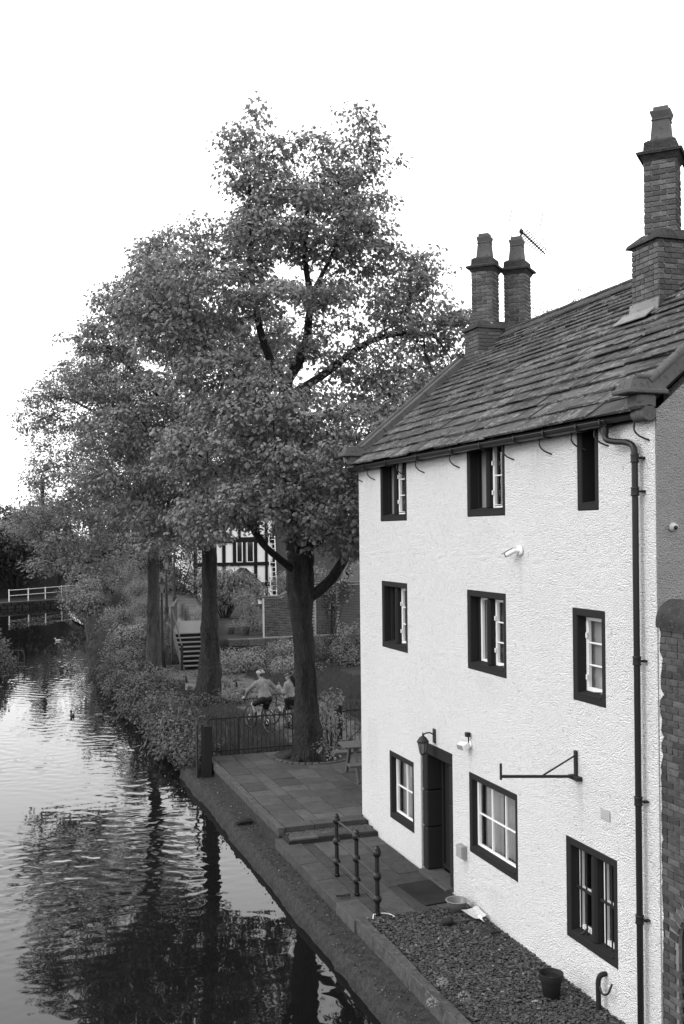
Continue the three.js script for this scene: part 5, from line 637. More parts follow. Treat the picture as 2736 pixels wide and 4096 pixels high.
{ const l = thing('wall_lantern', 'black coach lantern on a bracket above the door', 'lantern', [7.1, 2.42, -16.15]);
  part(l, 'backplate', at(cbox(0.025, 0.24, 0.1, 0.01), -0.012, 0, 0), M.iron); part(l, 'bracket', tube(curve([[-0.02, 0.02, 0], [-0.1, 0.06, 0], [-0.2, 0.04, 0], [-0.22, -0.02, 0]], 10), 0.013, 6), M.iron);
  part(l, 'hood', at(lathe([[0, 0.12], [0.012, 0.1], [0.015, 0.06], [0.06, 0.03], [0.1, -0.03], [0.105, -0.05], [0, -0.05]], 12), -0.22, -0.04, 0), M.iron); const g = new THREE.CylinderGeometry(0.085, 0.05, 0.19, 6, 1, true); part(l, 'glass', at(g, -0.22, -0.185, 0), phys(0.4, { transmission: 0.7, roughness: 0.15, thickness: 0 }));
  const b = []; for (let i = 0; i < 6; i++) { const a = i * Math.PI / 3; b.push(tube([[-0.22 + Math.sin(a) * 0.086, -0.09, Math.cos(a) * 0.086], [-0.22 + Math.sin(a) * 0.051, -0.28, Math.cos(a) * 0.051]], 0.006, 4)); } part(l, 'cage', flat([...b, at(lathe([[0, -0.03], [0.03, -0.02], [0.055, 0.005], [0.052, 0.012], [0, 0.012]], 10), -0.22, -0.285, 0)]), M.iron); }
{ const f = thing('floodlight', 'small floodlight and black sensor on the wall above the three pane window', 'floodlight', [7.1, 2.56, -14.78]); part(f, 'mount', at(lathe([[0, 0], [0.06, 0], [0.06, 0.03], [0, 0.03]], 14).rotateZ(Math.PI / 2), 0, -0.02, 0), M.whitePaint); part(f, 'lamp_head', bx(0.1, 0.1, 0.15, -0.11, -0.05, -0.03, 0.3, 0, 0.35), M.cleanWhite); part(f, 'lamp_glass', bx(0.006, 0.08, 0.13, -0.163, -0.07, -0.045, 0.3, 0, 0.35), mat(0.3, { roughness: 0.1 })); part(f, 'sensor', [bx(0.07, 0.07, 0.07, -0.05, 0.13, 0), tube([[-0.03, 0, 0], [-0.04, 0.12, 0]], 0.012, 6)], M.black); }
{ const s = thing('sign_bracket', 'empty black iron sign bracket fixed to the white wall', 'bracket', [7.1, 2.74, -11.68]);
  const end = V(-1.0, -0.18, -1.15), back = [0, -0.02, 0]; part(s, 'wall_plate', bx(0.03, 0.34, 0.06, -0.018, 0.13, 0), M.iron); part(s, 'foot_plate', bx(0.1, 0.05, 0.22, -0.03, -0.04, 0.02), M.iron); part(s, 'arm', tube([[-0.02, -0.03, 0], [-1.08, 0.06, 0]], 0.02, 8), M.iron); part(s, 'end_bar', tube([[-1.08, 0.02, 0], [-1.08, 0.22, 0]], 0.016, 6), M.iron); part(s, 'stay', tube([[-0.02, 0.24, 0], [-0.52, 0.01, 0]], 0.011, 6), M.iron); }
{ const b = thing('meter_box', 'small grey box on the wall beside the door', 'box', [7.1, 0.8, -15.05]); part(b, 'case', bx(0.09, 0.2, 0.2, -0.045, 0, 0, 0, 0, 0, 0.008), mat(0.25)); part(b, 'lid', bx(0.012, 0.19, 0.19, -0.094, 0, 0), mat(0.28)); }
{ const t = thing('waste_pipe', 'short black pipe with a tap at the foot of the wall by the barred window', 'pipe', [7.0, 0, -11.08]); part(t, 'pipe', tube(curve([[0, -0.02, 0], [0, 0.2, 0], [0, 0.36, 0], [0.02, 0.42, 0.01], [0.08, 0.44, 0.02], [0.12, 0.43, 0.02]], 14), 0.032, 10), M.blackMatt); part(t, 'clip', [tube(curve([[0.0, 0.3, 0.03], [-0.02, 0.25, 0.12], [0.0, 0.28, 0.2], [0.05, 0.4, 0.22]], 10), 0.013, 6)], M.iron); }
{ const a = thing('television_aerial', 'spiky television aerial behind the twin chimney stacks', 'aerial', [10.75, 10.9, -19.75]); part(a, 'mast', tube([[0, 0, 0], [0.05, 1.35, 0]], 0.018, 6), M.iron);
  const boom = [[-0.15, 1.22, 0.3], [0.9, 1.0, -0.5]]; part(a, 'boom', [tube(boom, 0.014, 5), ball(0.05, 0.0, 1.25, 0.1)], M.iron); const d = (t) => [lerp(-0.1, 0.9, t), lerp(1.21, 1.0, t), lerp(0.26, -0.5, t)];
  for (let i = 0; i < 11; i++) { const [x, y, z] = d(0.1 + i * 0.08), w = 0.11 - i * 0.004; part(a, 'element', [tube([[x - w * 0.6, y - 0.05, z - w], [x + w * 0.6, y + 0.05, z + w]], 0.011, 4), tube([[x - w * 0.4, y + 0.05, z - w], [x + w * 0.4, y - 0.05, z + w]], 0.006, 4)], M.iron); }
  for (const s of [0, 1]) for (const e of [0, 1]) part(a, 'reflector_bar', tube(s ? [[-0.35 + e * 0.8, 1.35 + e * 0.05, 0.2 - e * 0.1], [-0.27 + e * 0.8, 1.68 + e * 0.06, 0.2 - e * 0.1]] : [[-0.3 + e * 0.8, 1.15 + e * 0.05, 0.2 - e * 0.1], [-0.2 + e * 0.8, 0.82 + e * 0.03, 0.2 - e * 0.1]], 0.009, 4), M.iron); part(a, 'reflector_mesh', [0, 1, 2, 3, 4].map((i) => tube([[-0.33 + i * 0.016, 1.38 + i * 0.07, 0.2], [0.47 + i * 0.016, 1.43 + i * 0.075, 0.1]], 0.003, 4)), mat(0.3)); }
// ---------------------------------------------------------------- path, gravel and terrace furniture
{ const m = thing('door_mat', 'dark coir door mat on the flags before the door', 'door mat', [6.72, 0.0, -15.62], 0.06); part(m, 'mat', planarUV(at(cbox(0.62, 0.018, 1.05, 0.006), 0, 0.012, 0)), mat(0.035, { map: tDirt, bumpMap: tGrassB, bumpScale: 0.006 })); }
{ const r = thing('iron_railing', 'black iron railing of three ball jointed posts on the canal side path', 'railing', [5.6, 0, -16]); const zs = [-0.93, 0.08, 1.02], hs = [0.245, 0.595, 0.95];
  for (const z of zs) { const p = part(r, 'post', at(lathe([[0, 0], [0.05, 0], [0.05, 0.03], [0.036, 0.05], [0.036, 0.9], [0, 0.9]], 12), 0, 0.002, z), M.black); for (const h of hs) part(p, 'ball_joint', at(new THREE.SphereGeometry(0.066, 14, 10).scale(1, 1.12, 1), 0, h, z), M.black); part(p, 'finial', at(lathe([[0.05, 0], [0.056, 0.012], [0.03, 0.03], [0.034, 0.05], [0.0, 0.062]], 12), 0, 1.01, z), M.black); }
  for (const h of hs) for (let i = 0; i < 2; i++) part(r, 'rail', tube([[0, h, zs[i]], [0, h, zs[i + 1]]], 0.017, 8), M.black); }
for (const [label, x, z, k] of [['thin pale rope looped at the foot of the railing post', 5.75, -14.93, 0]]) { const h = thing('cord_loop', label, 'cord', [x, 0, z]); part(h, 'cord', tube(curve([[-0.28, 0.012, 0.1], [-0.24, 0.05, 0.02], [-0.2, 0.03, -0.02], [-0.12, 0.03, -0.04], [0.02, 0.012, -0.02], [0.06, 0.012, 0.12]], 20), 0.008, 6), M.cleanWhite); }
{ const b = thing('clear_tub', 'shallow translucent tub on the gravel beside the mat', 'tub', [6.83, 0.01, -14.76]); part(b, 'tub', lathe([[0, 0], [0.13, 0], [0.16, 0.13], [0.178, 0.14], [0.178, 0.15], [0.155, 0.145], [0.125, 0.012], [0, 0.012]], 22), phys(0.25, { transmission: 0.5, roughness: 0.35, thickness: 0, side: THREE.DoubleSide })); part(b, 'rim', at(new THREE.TorusGeometry(0.172, 0.006, 6, 24).rotateX(Math.PI / 2), 0, 0.147, 0), mat(0.3)); }
{ const s = thing('dust_shovel', 'white plastic shovel with a dark handle lying by the wall', 'shovel', [6.93, 0.02, -14.35]), o = new THREE.Object3D(); o.rotation.set(0.12, 0.1, 0.06); o.updateMatrix(); const bl = new THREE.PlaneGeometry(0.24, 0.34, 10, 8).rotateX(-Math.PI / 2), p = bl.attributes.position; for (let i = 0; i < p.count; i++) { const x = p.getX(i), z = p.getZ(i); p.setY(i, 0.05 + 1.6 * x * x + 0.1 * Math.max(0, z - 0.05)); p.setX(i, x * (1 + 0.12 * (-z) / 0.17)); } bl.computeVertexNormals();
  part(s, 'blade', bl.applyMatrix4(o.matrix), mat(0.62, { side: THREE.DoubleSide, roughness: 0.5, map: tStone })); part(s, 'socket', tube([[0, 0.075, 0.14], [0, 0.08, 0.3]], [0.032, 0.022], 8).applyMatrix4(o.matrix), M.cleanWhite); part(s, 'handle', [tube([[0, 0.08, 0.28], [-0.04, 0.035, 0.72]], 0.017, 8), tube([[-0.1, 0.035, 0.73], [0.03, 0.03, 0.72]], 0.018, 8)], M.woodDark); }
{ const s = thing('rubber_mallet', 'dark rubber mallet lying on the gravel', 'mallet', [6.42, 0.05, -14.22], 0.2); part(s, 'head', at(new THREE.CylinderGeometry(0.055, 0.055, 0.16, 14).rotateX(1.2), 0, 0.01, 0, 0.8), M.blackMatt); part(s, 'handle', tube([[0.04, 0.0, 0], [0.36, -0.015, 0.05]], 0.015, 8), M.wood); }
{ const b = thing('flower_tub', 'black plastic pot standing empty on the gravel', 'plant pot', [6.66, 0.005, -11.62]); part(b, 'pot', lathe([[0, 0], [0.105, 0], [0.13, 0.2], [0.15, 0.205], [0.155, 0.29], [0.142, 0.29], [0.13, 0.22], [0, 0.215]], 24), M.blackMatt); part(b, 'water', at(new THREE.CircleGeometry(0.132, 20).rotateX(-Math.PI / 2), 0, 0.232, 0), phys(0.02, { roughness: 0.05 })); }
[[5.1, -11.75, 0.06, 'drooping dried flower head leaning over the canal kerb'], [5.42, -11.55, 0.17, 'round dried flower head standing above the kerb'], [5.32, -11.95, 0.19, 'second dried flower head behind the kerb']].forEach(([x, z, y, label], i) => { const f = thing('dried_flower', label, 'flower', [x + (i ? 0 : 0.25), -0.02, z + (i ? 0 : 0.25)], 0, 'dried flower heads at the kerb'), hx = i ? 0 : -0.25, hz = i ? 0 : -0.25; part(f, 'stalk', tube(curve([[0.02, -0.02, 0.03], [hx * 0.4, y * 0.7, hz * 0.4], [hx * 0.9, y + 0.06, hz * 0.9], [hx, y + 0.05, hz]], 8), 0.007, 5), M.wood); const r = rng(i), g = []; for (let k = 0; k < 60; k++) { const u = r() * 2 - 0.7, a = r() * 6.28, s = Math.sqrt(Math.max(0, 1 - u * u)); g.push(at(new THREE.OctahedronGeometry(0.017), hx + Math.cos(a) * s * 0.07, y + 0.06 + u * 0.05, hz + Math.sin(a) * s * 0.07, a)); } part(f, 'flower_head', flat(g), mat(0.17)); });
[[4.98, -21.2, 'crumpled dark cloth lying on the canal ledge'], [5.35, -15.85, 'small heap of twigs on the path edge']].forEach(([x, z, label], i) => { const y = i ? 0.02 : -0.1, t = thing(i ? 'twig_heap' : 'dark_cloth', label, i ? 'twigs' : 'cloth', [x, y, z]), r = rng(30 + i); if (i) for (let k = 0; k < 14; k++) part(t, 'twig', tube([[(r() - 0.5) * 0.26, 0.008 + r() * 0.03, (r() - 0.5) * 0.1], [(r() - 0.5) * 0.26, 0.008 + r() * 0.04, (r() - 0.5) * 0.1]], 0.006, 4), M.twig); else { const g = new THREE.IcosahedronGeometry(0.13, 3), p = g.attributes.position; for (let k = 0; k < p.count; k++) { const n = 0.6 + 0.8 * vnoise(p.getX(k) * 14 + 5, p.getZ(k) * 14 + p.getY(k) * 9, 2); p.setXYZ(k, p.getX(k) * n * 1.4, p.getY(k) * n * 0.35, p.getZ(k) * n); } g.computeVertexNormals(); part(t, 'folds', g, M.blackMatt); part(t, 'pale_scrap', at(cbox(0.06, 0.03, 0.04, 0.01, 0.01), -0.14, 0.02, 0.05), M.kerb); } });
{ // fence along the end of the terrace
  const f = thing('iron_fence', 'black iron spear topped fence behind the terrace', 'fence', [5.35, 0.19, -26.4]), L = 3.42;
  for (let i = 0; i < 29; i++) { const x = 0.06 + i * 0.1185; part(f, 'bar', flat([tube([[x, -0.02, 0], [x, 1.02, 0]], 0.0115, 6), at(new THREE.ConeGeometry(0.017, 0.085, 6), x, 1.055, 0)]), M.iron); }
  for (const y of [0.1, 0.93]) part(f, 'rail', bx(L, 0.035, 0.014, L / 2, y, 0), M.iron); for (const x of [0.74, 2.2]) part(f, 'stay_post', [bx(0.028, 1.1, 0.028, x, 0.42, 0.012), ball(0.03, x, 0.93, 0.02)], M.iron);
  const gp = thing('gate_post', 'thick black gate post between fence and gate', 'post', [8.83, 0.15, -26.35]); part(gp, 'post', bx(0.13, 1.12, 0.13, 0, 0.55, 0, 0, 0, 0, 0.012), M.iron); part(gp, 'cap', bx(0.16, 0.04, 0.16, 0, 1.13, 0), M.iron); for (const y of [0.16, 0.95]) part(gp, 'hinge', [bx(0.1, 0.05, 0.05, 0.1, y, 0.02), ball(0.03, 0.14, y, 0.02)], M.iron);
  const g = thing('iron_gate', 'black iron gate half hidden by the house corner', 'gate', [9.02, 0.19, -26.32]); for (let i = 0; i < 9; i++) part(g, 'bar', flat([tube([[i * 0.118, 0.06, 0], [i * 0.118, 1.03, 0]], 0.009, 6), at(new THREE.ConeGeometry(0.017, 0.085, 6), i * 0.118, 1.06, 0)]), M.iron); for (const y of [0.08, 0.93]) part(g, 'rail', bx(0.98, 0.04, 0.016, 0.47, y, 0), M.iron); part(g, 'brace', tube([[0, 0.1, 0.01], [0.94, 0.9, 0.01]], 0.011, 6), M.iron); part(g, 'gate_foot', bx(0.03, 0.22, 0.03, 0.0, -0.02, 0), M.iron);
  const p = thing('metal_barrier', 'tall black sheet metal barrier at the canal end of the fence', 'barrier', [5.0, -0.18, -25.9]); part(p, 'sheet', bx(0.035, 1.36, 1.1, -0.07, 0.68, -0.05, -0.16), M.blackMatt); part(p, 'end_sheet', bx(0.2, 1.3, 0.03, 0.1, 0.66, 0.5), M.blackMatt); part(p, 'corner_post', bx(0.05, 1.38, 0.05, -0.03, 0.68, 0.47), M.iron);
  for (let i = 0; i < 3; i++) part(p, 'spike', at(new THREE.ConeGeometry(0.02, 0.1, 5), -0.1 + 0.02 * i, 1.4, -0.5 + i * 0.3), M.iron);
}
{ const t = thing('picnic_table', 'weathered wooden picnic table standing behind the house corner', 'picnic table', [8.55, 0.19, -22.75], -0.1);
  for (let i = 0; i < 4; i++) part(t, 'table_plank', bx(1.75, 0.045, 0.17, 0, 0.76, -0.27 + i * 0.18, 0, 0, 0, 0.01), M.wood); for (const s of [-1, 1]) for (let i = 0; i < 2; i++) part(t, 'seat_plank', bx(1.75, 0.05, 0.14, 0, 0.45, s * (0.66 + i * 0.15), 0, 0, 0, 0.01), M.wood);
  for (const x of [-0.6, 0.6]) { for (const s of [-1, 1]) part(t, 'leg', bx(0.06, 0.86, 0.11, x, 0.37, s * 0.42, 0, -s * 0.5), M.wood); part(t, 'crosspiece', bx(0.05, 0.1, 1.6, x + 0.055, 0.38, 0), M.wood); part(t, 'crosspiece', bx(0.05, 0.08, 0.7, x + 0.055, 0.7, 0), M.wood); } }
// ---------------------------------------------------------------- people, bicycles and birds
function blob(caps, cell, k = 46) { // smooth union of tapered capsules, meshed on a grid
  const lo = V(9, 9, 9), hi = V(-9, -9, -9); for (const [a, b, ra, rb] of caps) for (const [p, r] of [[a, ra], [b, rb]]) { lo.min(V(p[0] - r, p[1] - r, p[2] - r)); hi.max(V(p[0] + r, p[1] + r, p[2] + r)); }
  const c = lo.clone().add(hi).multiplyScalar(0.5), half = Math.max(hi.x - lo.x, hi.y - lo.y, hi.z - lo.z) / 2 + cell * 4, n = Math.ceil(2 * half / cell), mc = new MarchingCubes(n, new THREE.MeshStandardMaterial(), false, false, 160000), sum = new Float32Array(n * n * n), hs = n / 2, at1 = (i, o) => (i - hs) / hs * half + o;
  for (const [a, b, ra, rb, sx = 1, sy = 1, sz = 1] of caps) { const A = V(...a), B = V(...b), ab = B.clone().sub(A), L2 = Math.max(ab.lengthSq(), 1e-9), R = Math.max(ra, rb) * 1.0 + 0.13, idx = (v, o) => clamp(Math.round((v - o) / half * hs + hs), 0, n - 1);
    const x0 = idx(Math.min(a[0], b[0]) - R, c.x), x1 = idx(Math.max(a[0], b[0]) + R, c.x), y0 = idx(Math.min(a[1], b[1]) - R, c.y), y1 = idx(Math.max(a[1], b[1]) + R, c.y), z0 = idx(Math.min(a[2], b[2]) - R, c.z), z1 = idx(Math.max(a[2], b[2]) + R, c.z);
    for (let z = z0; z <= z1; z++) for (let y = y0; y <= y1; y++) for (let x = x0; x <= x1; x++) { const px = at1(x, c.x) - A.x, py = at1(y, c.y) - A.y, pz = at1(z, c.z) - A.z, t = clamp((px * ab.x + py * ab.y + pz * ab.z) / L2, 0, 1), dx = (px - ab.x * t) / sx, dy = (py - ab.y * t) / sy, dz = (pz - ab.z * t) / sz, d = Math.sqrt(dx * dx + dy * dy + dz * dz) - lerp(ra, rb, t); sum[x + y * n + z * n * n] += Math.exp(-d * k); } }
  for (let i = 0; i < sum.length; i++) mc.field[i] = sum[i] > 0 ? Math.log(sum[i]) / k : -0.2; mc.isolation = 0; mc.update();
  const m = mc.count, g = new THREE.BufferGeometry(); g.setAttribute('position', new THREE.BufferAttribute(mc.positionArray.slice(0, m * 3), 3)); g.setAttribute('normal', new THREE.BufferAttribute(mc.normalArray.slice(0, m * 3), 3)); g.scale(half, half, half).translate(c.x, c.y, c.z); g.deleteAttribute('normal'); const w = mergeVertices(g, 1e-4); w.computeVertexNormals(); return planarUV2(w);
}
function planarUV2(g) { const p = g.attributes.position, uv = new Float32Array(p.count * 2); for (let i = 0; i < p.count; i++) { uv[i * 2] = p.getX(i) + p.getZ(i); uv[i * 2 + 1] = p.getY(i); } g.setAttribute('uv', new THREE.BufferAttribute(uv, 2)); return g; }
function hand(w, dir, side) { const d = V(...dir).normalize(), s = V(...side).normalize(), W = V(...w), u = s.clone().cross(d), c = [], P = (a, b, e) => W.clone().addScaledVector(d, a).addScaledVector(s, b).addScaledVector(u, e).toArray(); c.push([P(0, -0.018, 0), P(0.075, -0.024, 0), 0.02, 0.018], [P(0, 0.018, 0), P(0.075, 0.024, 0), 0.02, 0.018]); [[-0.033, 0.055], [-0.011, 0.07], [0.011, 0.066], [0.033, 0.05]].forEach(([b, l]) => { c.push([P(0.075, b, 0), P(0.075 + l * 0.55, b, -0.008), 0.010, 0.0095], [P(0.075 + l * 0.55, b, -0.008), P(0.075 + l * 0.75, b, -0.04), 0.0095, 0.008]); }); c.push([P(0.015, -0.03, 0), P(0.05, -0.055, -0.012), 0.012, 0.010], [P(0.05, -0.055, -0.012), P(0.075, -0.052, -0.035), 0.010, 0.009]); return c; }
function headCaps(h, f) { // h head centre, f forward direction
  const H = V(...h), F = V(...f).normalize(), S = F.clone().cross(V(0, 1, 0)).normalize(), p = (a, b, c) => H.clone().addScaledVector(F, a).addScaledVector(S, b).add(V(0, c, 0)).toArray();
  return [[p(-0.015, 0, 0.03), p(0.02, 0, 0.03), 0.088, 0.084], [p(0.02, 0, -0.02), p(0.04, 0, -0.075), 0.066, 0.042], [p(0.1, 0, 0.0), p(0.108, 0, -0.025), 0.009, 0.014], [p(0.0, 0.083, -0.005), p(0.005, 0.083, -0.03), 0.014, 0.01], [p(0.0, -0.083, -0.005), p(0.005, -0.083, -0.03), 0.014, 0.01], [p(0.085, 0, -0.062), p(0.087, 0, -0.064), 0.016, 0.016]];
}
const skin = mat(0.22, { roughness: 0.6 }), jersey = mat(0.21, { map: tStone, roughness: 0.8 }), jersey2 = mat(0.21, { roughness: 0.8 }), lycra = mat(0.012, { roughness: 0.6 });
function bicycle(label, pos, turn, steer = 0) {
  const b = thing('bicycle', label, 'bicycle', pos, turn, 'bicycles of the two cyclists'), T = (p, r, m, n = 'frame') => part(b, n, p.length && Array.isArray(p[0][0]) ? flat(p.map((q) => tube(q, r, 7))) : tube(p, r, 7), m);
  const wheel = (name, z, ang) => { const w = new THREE.Group(); w.name = 'wheel'; w.position.set(0, 0.345, z); w.rotation.y = ang; b.add(w); part(w, 'tyre', new THREE.TorusGeometry(0.325, 0.02, 8, 40).rotateY(Math.PI / 2), M.blackMatt); part(w, 'rim', new THREE.TorusGeometry(0.302, 0.011, 6, 40).rotateY(Math.PI / 2), mat(0.12, { metalness: 0.6, roughness: 0.4 })); const sp = []; for (let i = 0; i < 20; i++) { const a = i * Math.PI / 10; sp.push(tube([[i % 2 ? 0.025 : -0.025, Math.sin(a + 0.4) * 0.025, Math.cos(a + 0.4) * 0.025], [0, Math.sin(a) * 0.3, Math.cos(a) * 0.3]], 0.0022, 3)); } part(w, 'spokes', flat(sp), M.iron); part(w, 'hub', new THREE.CylinderGeometry(0.022, 0.022, 0.11, 10).rotateZ(Math.PI / 2), M.iron); part(w, 'brake_disc', new THREE.TorusGeometry(0.062, 0.012, 4, 20).rotateY(Math.PI / 2).translate(-0.045, 0, 0), mat(0.4, { metalness: 0.8, roughness: 0.3 })); };
  wheel('rear', 0, 0); wheel('front', -1.02, steer);
  T([[[0, 0.29, -0.43], [0, 0.62, -0.85]], [[0, 0.29, -0.43], [0, 0.78, -0.29]], [[0, 0.75, -0.3], [0, 0.78, -0.8]], [[0, 0.62, -0.85], [0, 0.84, -0.79]], [[0.02, 0.345, 0], [0.02, 0.29, -0.42]], [[-0.02, 0.345, 0], [-0.02, 0.29, -0.42]], [[0.03, 0.345, 0], [0.01, 0.7, -0.31]], [[-0.03, 0.345, 0], [-0.01, 0.7, -0.31]]], 0.018, M.iron);
  T([[[0.045, 0.345, -1.02], [0.04, 0.55, -0.9], [0, 0.64, -0.86]], [[-0.045, 0.345, -1.02], [-0.04, 0.55, -0.9], [0, 0.64, -0.86]]], 0.014, mat(0.2, { roughness: 0.3 }), 'fork'); T([[0, 0.76, -0.29], [0, 0.93, -0.24]], 0.014, M.iron, 'seat_post');
  part(b, 'saddle', at(cbox(0.14, 0.05, 0.26, 0.02).scale(1, 1, 1), 0, 0.955, -0.2), M.blackMatt); part(b, 'saddle', at(cbox(0.05, 0.04, 0.16, 0.015), 0, 0.955, -0.37), M.blackMatt); part(b, 'saddle_bag', at(cbox(0.1, 0.1, 0.13, 0.03), 0, 0.87, -0.12), M.blackMatt);
  T([[0, 0.84, -0.79], [0, 0.9, -0.86]], 0.016, M.iron, 'stem'); const hb = [curve([[-0.21, 0.9, -0.86], [0, 0.91, -0.86], [0.21, 0.9, -0.86]], 8)]; for (const s of [-1, 1]) hb.push(curve([[s * 0.21, 0.9, -0.86], [s * 0.22, 0.9, -0.94], [s * 0.225, 0.84, -0.98], [s * 0.23, 0.78, -0.95], [s * 0.23, 0.77, -0.87]], 12)); part(b, 'handlebar', flat(hb.map((q) => tube(q, 0.014, 6))), M.blackMatt);
  for (const s of [-1, 1]) part(b, 'brake_lever', [tube(curve([[s * 0.22, 0.92, -0.97], [s * 0.22, 0.95, -1.0], [s * 0.22, 0.86, -1.03], [s * 0.22, 0.8, -1.0]], 8), 0.01, 5)], M.iron);
  part(b, 'crank_set', [new THREE.TorusGeometry(0.085, 0.008, 5, 24).rotateY(Math.PI / 2).translate(0.05, 0.29, -0.43), tube([[0.07, 0.29, -0.43], [0.09, 0.16, -0.33]], 0.011, 6), tube([[-0.07, 0.29, -0.43], [-0.09, 0.42, -0.53]], 0.011, 6)], M.iron); part(b, 'pedal', bx(0.09, 0.02, 0.07, 0.13, 0.155, -0.33), M.iron); part(b, 'pedal', bx(0.09, 0.02, 0.07, -0.13, 0.425, -0.53), M.iron);
  part(b, 'bottle', at(new THREE.CylinderGeometry(0.035, 0.035, 0.18, 12), 0, 0.5, -0.62, 0, -0.9), mat(0.3)); part(b, 'bottle', at(new THREE.CylinderGeometry(0.035, 0.035, 0.16, 12), 0, 0.52, -0.42, 0, 0.28), mat(0.3)); return b;
}
function helmet(p, h, f, m) { const H = V(...h), F = V(...f).normalize(), S = F.clone().cross(V(0, 1, 0)).normalize(), q = (a, b, c) => H.clone().addScaledVector(F, a).addScaledVector(S, b).add(V(0, c, 0)); const o = part(p, 'helmet', (() => { const g = new THREE.SphereGeometry(0.122, 18, 10, 0, Math.PI * 2, 0, Math.PI * 0.52).scale(0.92, 0.86, 1.2); g.applyMatrix4(new THREE.Matrix4().makeBasis(S, V(0, 1, 0), F.clone().negate()).setPosition(q(0, 0, 0.03))); return g; })(), m); for (const b of [-0.055, 0, 0.055]) part(p, 'helmet_vent', tube([q(-0.1, b, 0.09).toArray(), q(-0.02, b, 0.137 - b * b * 6).toArray(), q(0.1, b, 0.09).toArray()], 0.016, 5), M.blackMatt); }
{ // man sitting on his bicycle, back to the camera
  const yB = 0.11, pos = [7.62, yB, -29.1], turn = 0.3; bicycle('touring bicycle ridden by the cyclist in the pale jersey', pos, turn);
  const p = thing('person', 'cyclist in a pale long sleeved jersey and dark shorts sitting astride a bicycle', 'person', pos, turn), hd = [-0.01, 1.67, -0.42], fw = [-0.15, -0.05, -1];
  const lh = [-0.235, 0.955, -0.9], le = [-0.34, 1.2, -0.58], ls = [-0.2, 1.43, -0.34], rs = [0.2, 1.43, -0.32], re = [0.4, 1.2, -0.22], rh = [0.23, 1.06, -0.3], lk = [-0.16, 0.79, -0.6], la = [-0.13, 0.5, -0.5], rk = [0.14, 0.61, -0.4], ra = [0.13, 0.25, -0.3];
  part(p, 'body', blob([[[0, 1.0, -0.2], [0, 1.36, -0.32], 0.13, 0.14], [[0, 1.45, -0.36], [0, 1.58, -0.4], 0.055, 0.052], [ls, le, 0.05, 0.04], [le, lh, 0.04, 0.026], [rs, re, 0.05, 0.04], [re, rh, 0.04, 0.026], [[-0.1, 0.96, -0.2], lk, 0.085, 0.058], [lk, la, 0.056, 0.036], [[0.1, 0.96, -0.2], rk, 0.085, 0.058], [rk, ra, 0.056, 0.036], ...headCaps(hd, fw), ...hand(lh, [0, -0.2, -1], [1, 0, 0]), ...hand(rh, [-0.6, -0.6, -0.3], [0, 0, -1])], 0.0125, 60), skin);
  part(p, 'jersey', blob([[[-0.1, 1.36, -0.33], [0.1, 1.36, -0.33], 0.135, 0.135, 1, 1, 0.8], [[-0.07, 1.02, -0.2], [0.07, 1.02, -0.2], 0.14, 0.14, 1, 1, 0.85], [[0, 1.02, -0.2], [0, 1.38, -0.33], 0.155, 0.16, 1.1, 1, 0.85], [[-0.06, 1.46, -0.36], [0.06, 1.46, -0.36], 0.075, 0.075], [ls, le, 0.072, 0.054], [le, [-0.25, 0.99, -0.86], 0.054, 0.036], [rs, re, 0.072, 0.054], [re, [0.26, 1.08, -0.28], 0.054, 0.038]], 0.0125, 60), jersey); part(p, 'collar', at(new THREE.TorusGeometry(0.064, 0.018, 6, 18).rotateX(Math.PI / 2), 0, 1.525, -0.385, 0, -0.25), jersey);
  part(p, 'shorts', blob([[[-0.09, 0.97, -0.18], [0.09, 0.97, -0.18], 0.13, 0.13], [[-0.1, 0.95, -0.2], [-0.15, 0.81, -0.52], 0.105, 0.078], [[0.1, 0.95, -0.2], [0.135, 0.66, -0.37], 0.105, 0.076]], 0.0125, 60), lycra);
  for (const a of [la, ra]) { part(p, 'shoe', blob([[[a[0], a[1] - 0.06, a[2] + 0.03], [a[0], a[1] - 0.075, a[2] - 0.16], 0.045, 0.034]], 0.0125, 60), M.blackMatt); part(p, 'sock', tube([[a[0], a[1] - 0.05, a[2]], [a[0], a[1] + 0.07, a[2] - 0.0]], 0.043, 10), M.blackMatt); }
  helmet(p, hd, fw, mat(0.22, { roughness: 0.35 })); part(p, 'hair', blob([[[hd[0] + 0.01, hd[1] - 0.01, hd[2] + 0.05], [hd[0] + 0.01, hd[1] + 0.02, hd[2] + 0.03], 0.07, 0.08]], 0.012, 60), mat(0.05));
}
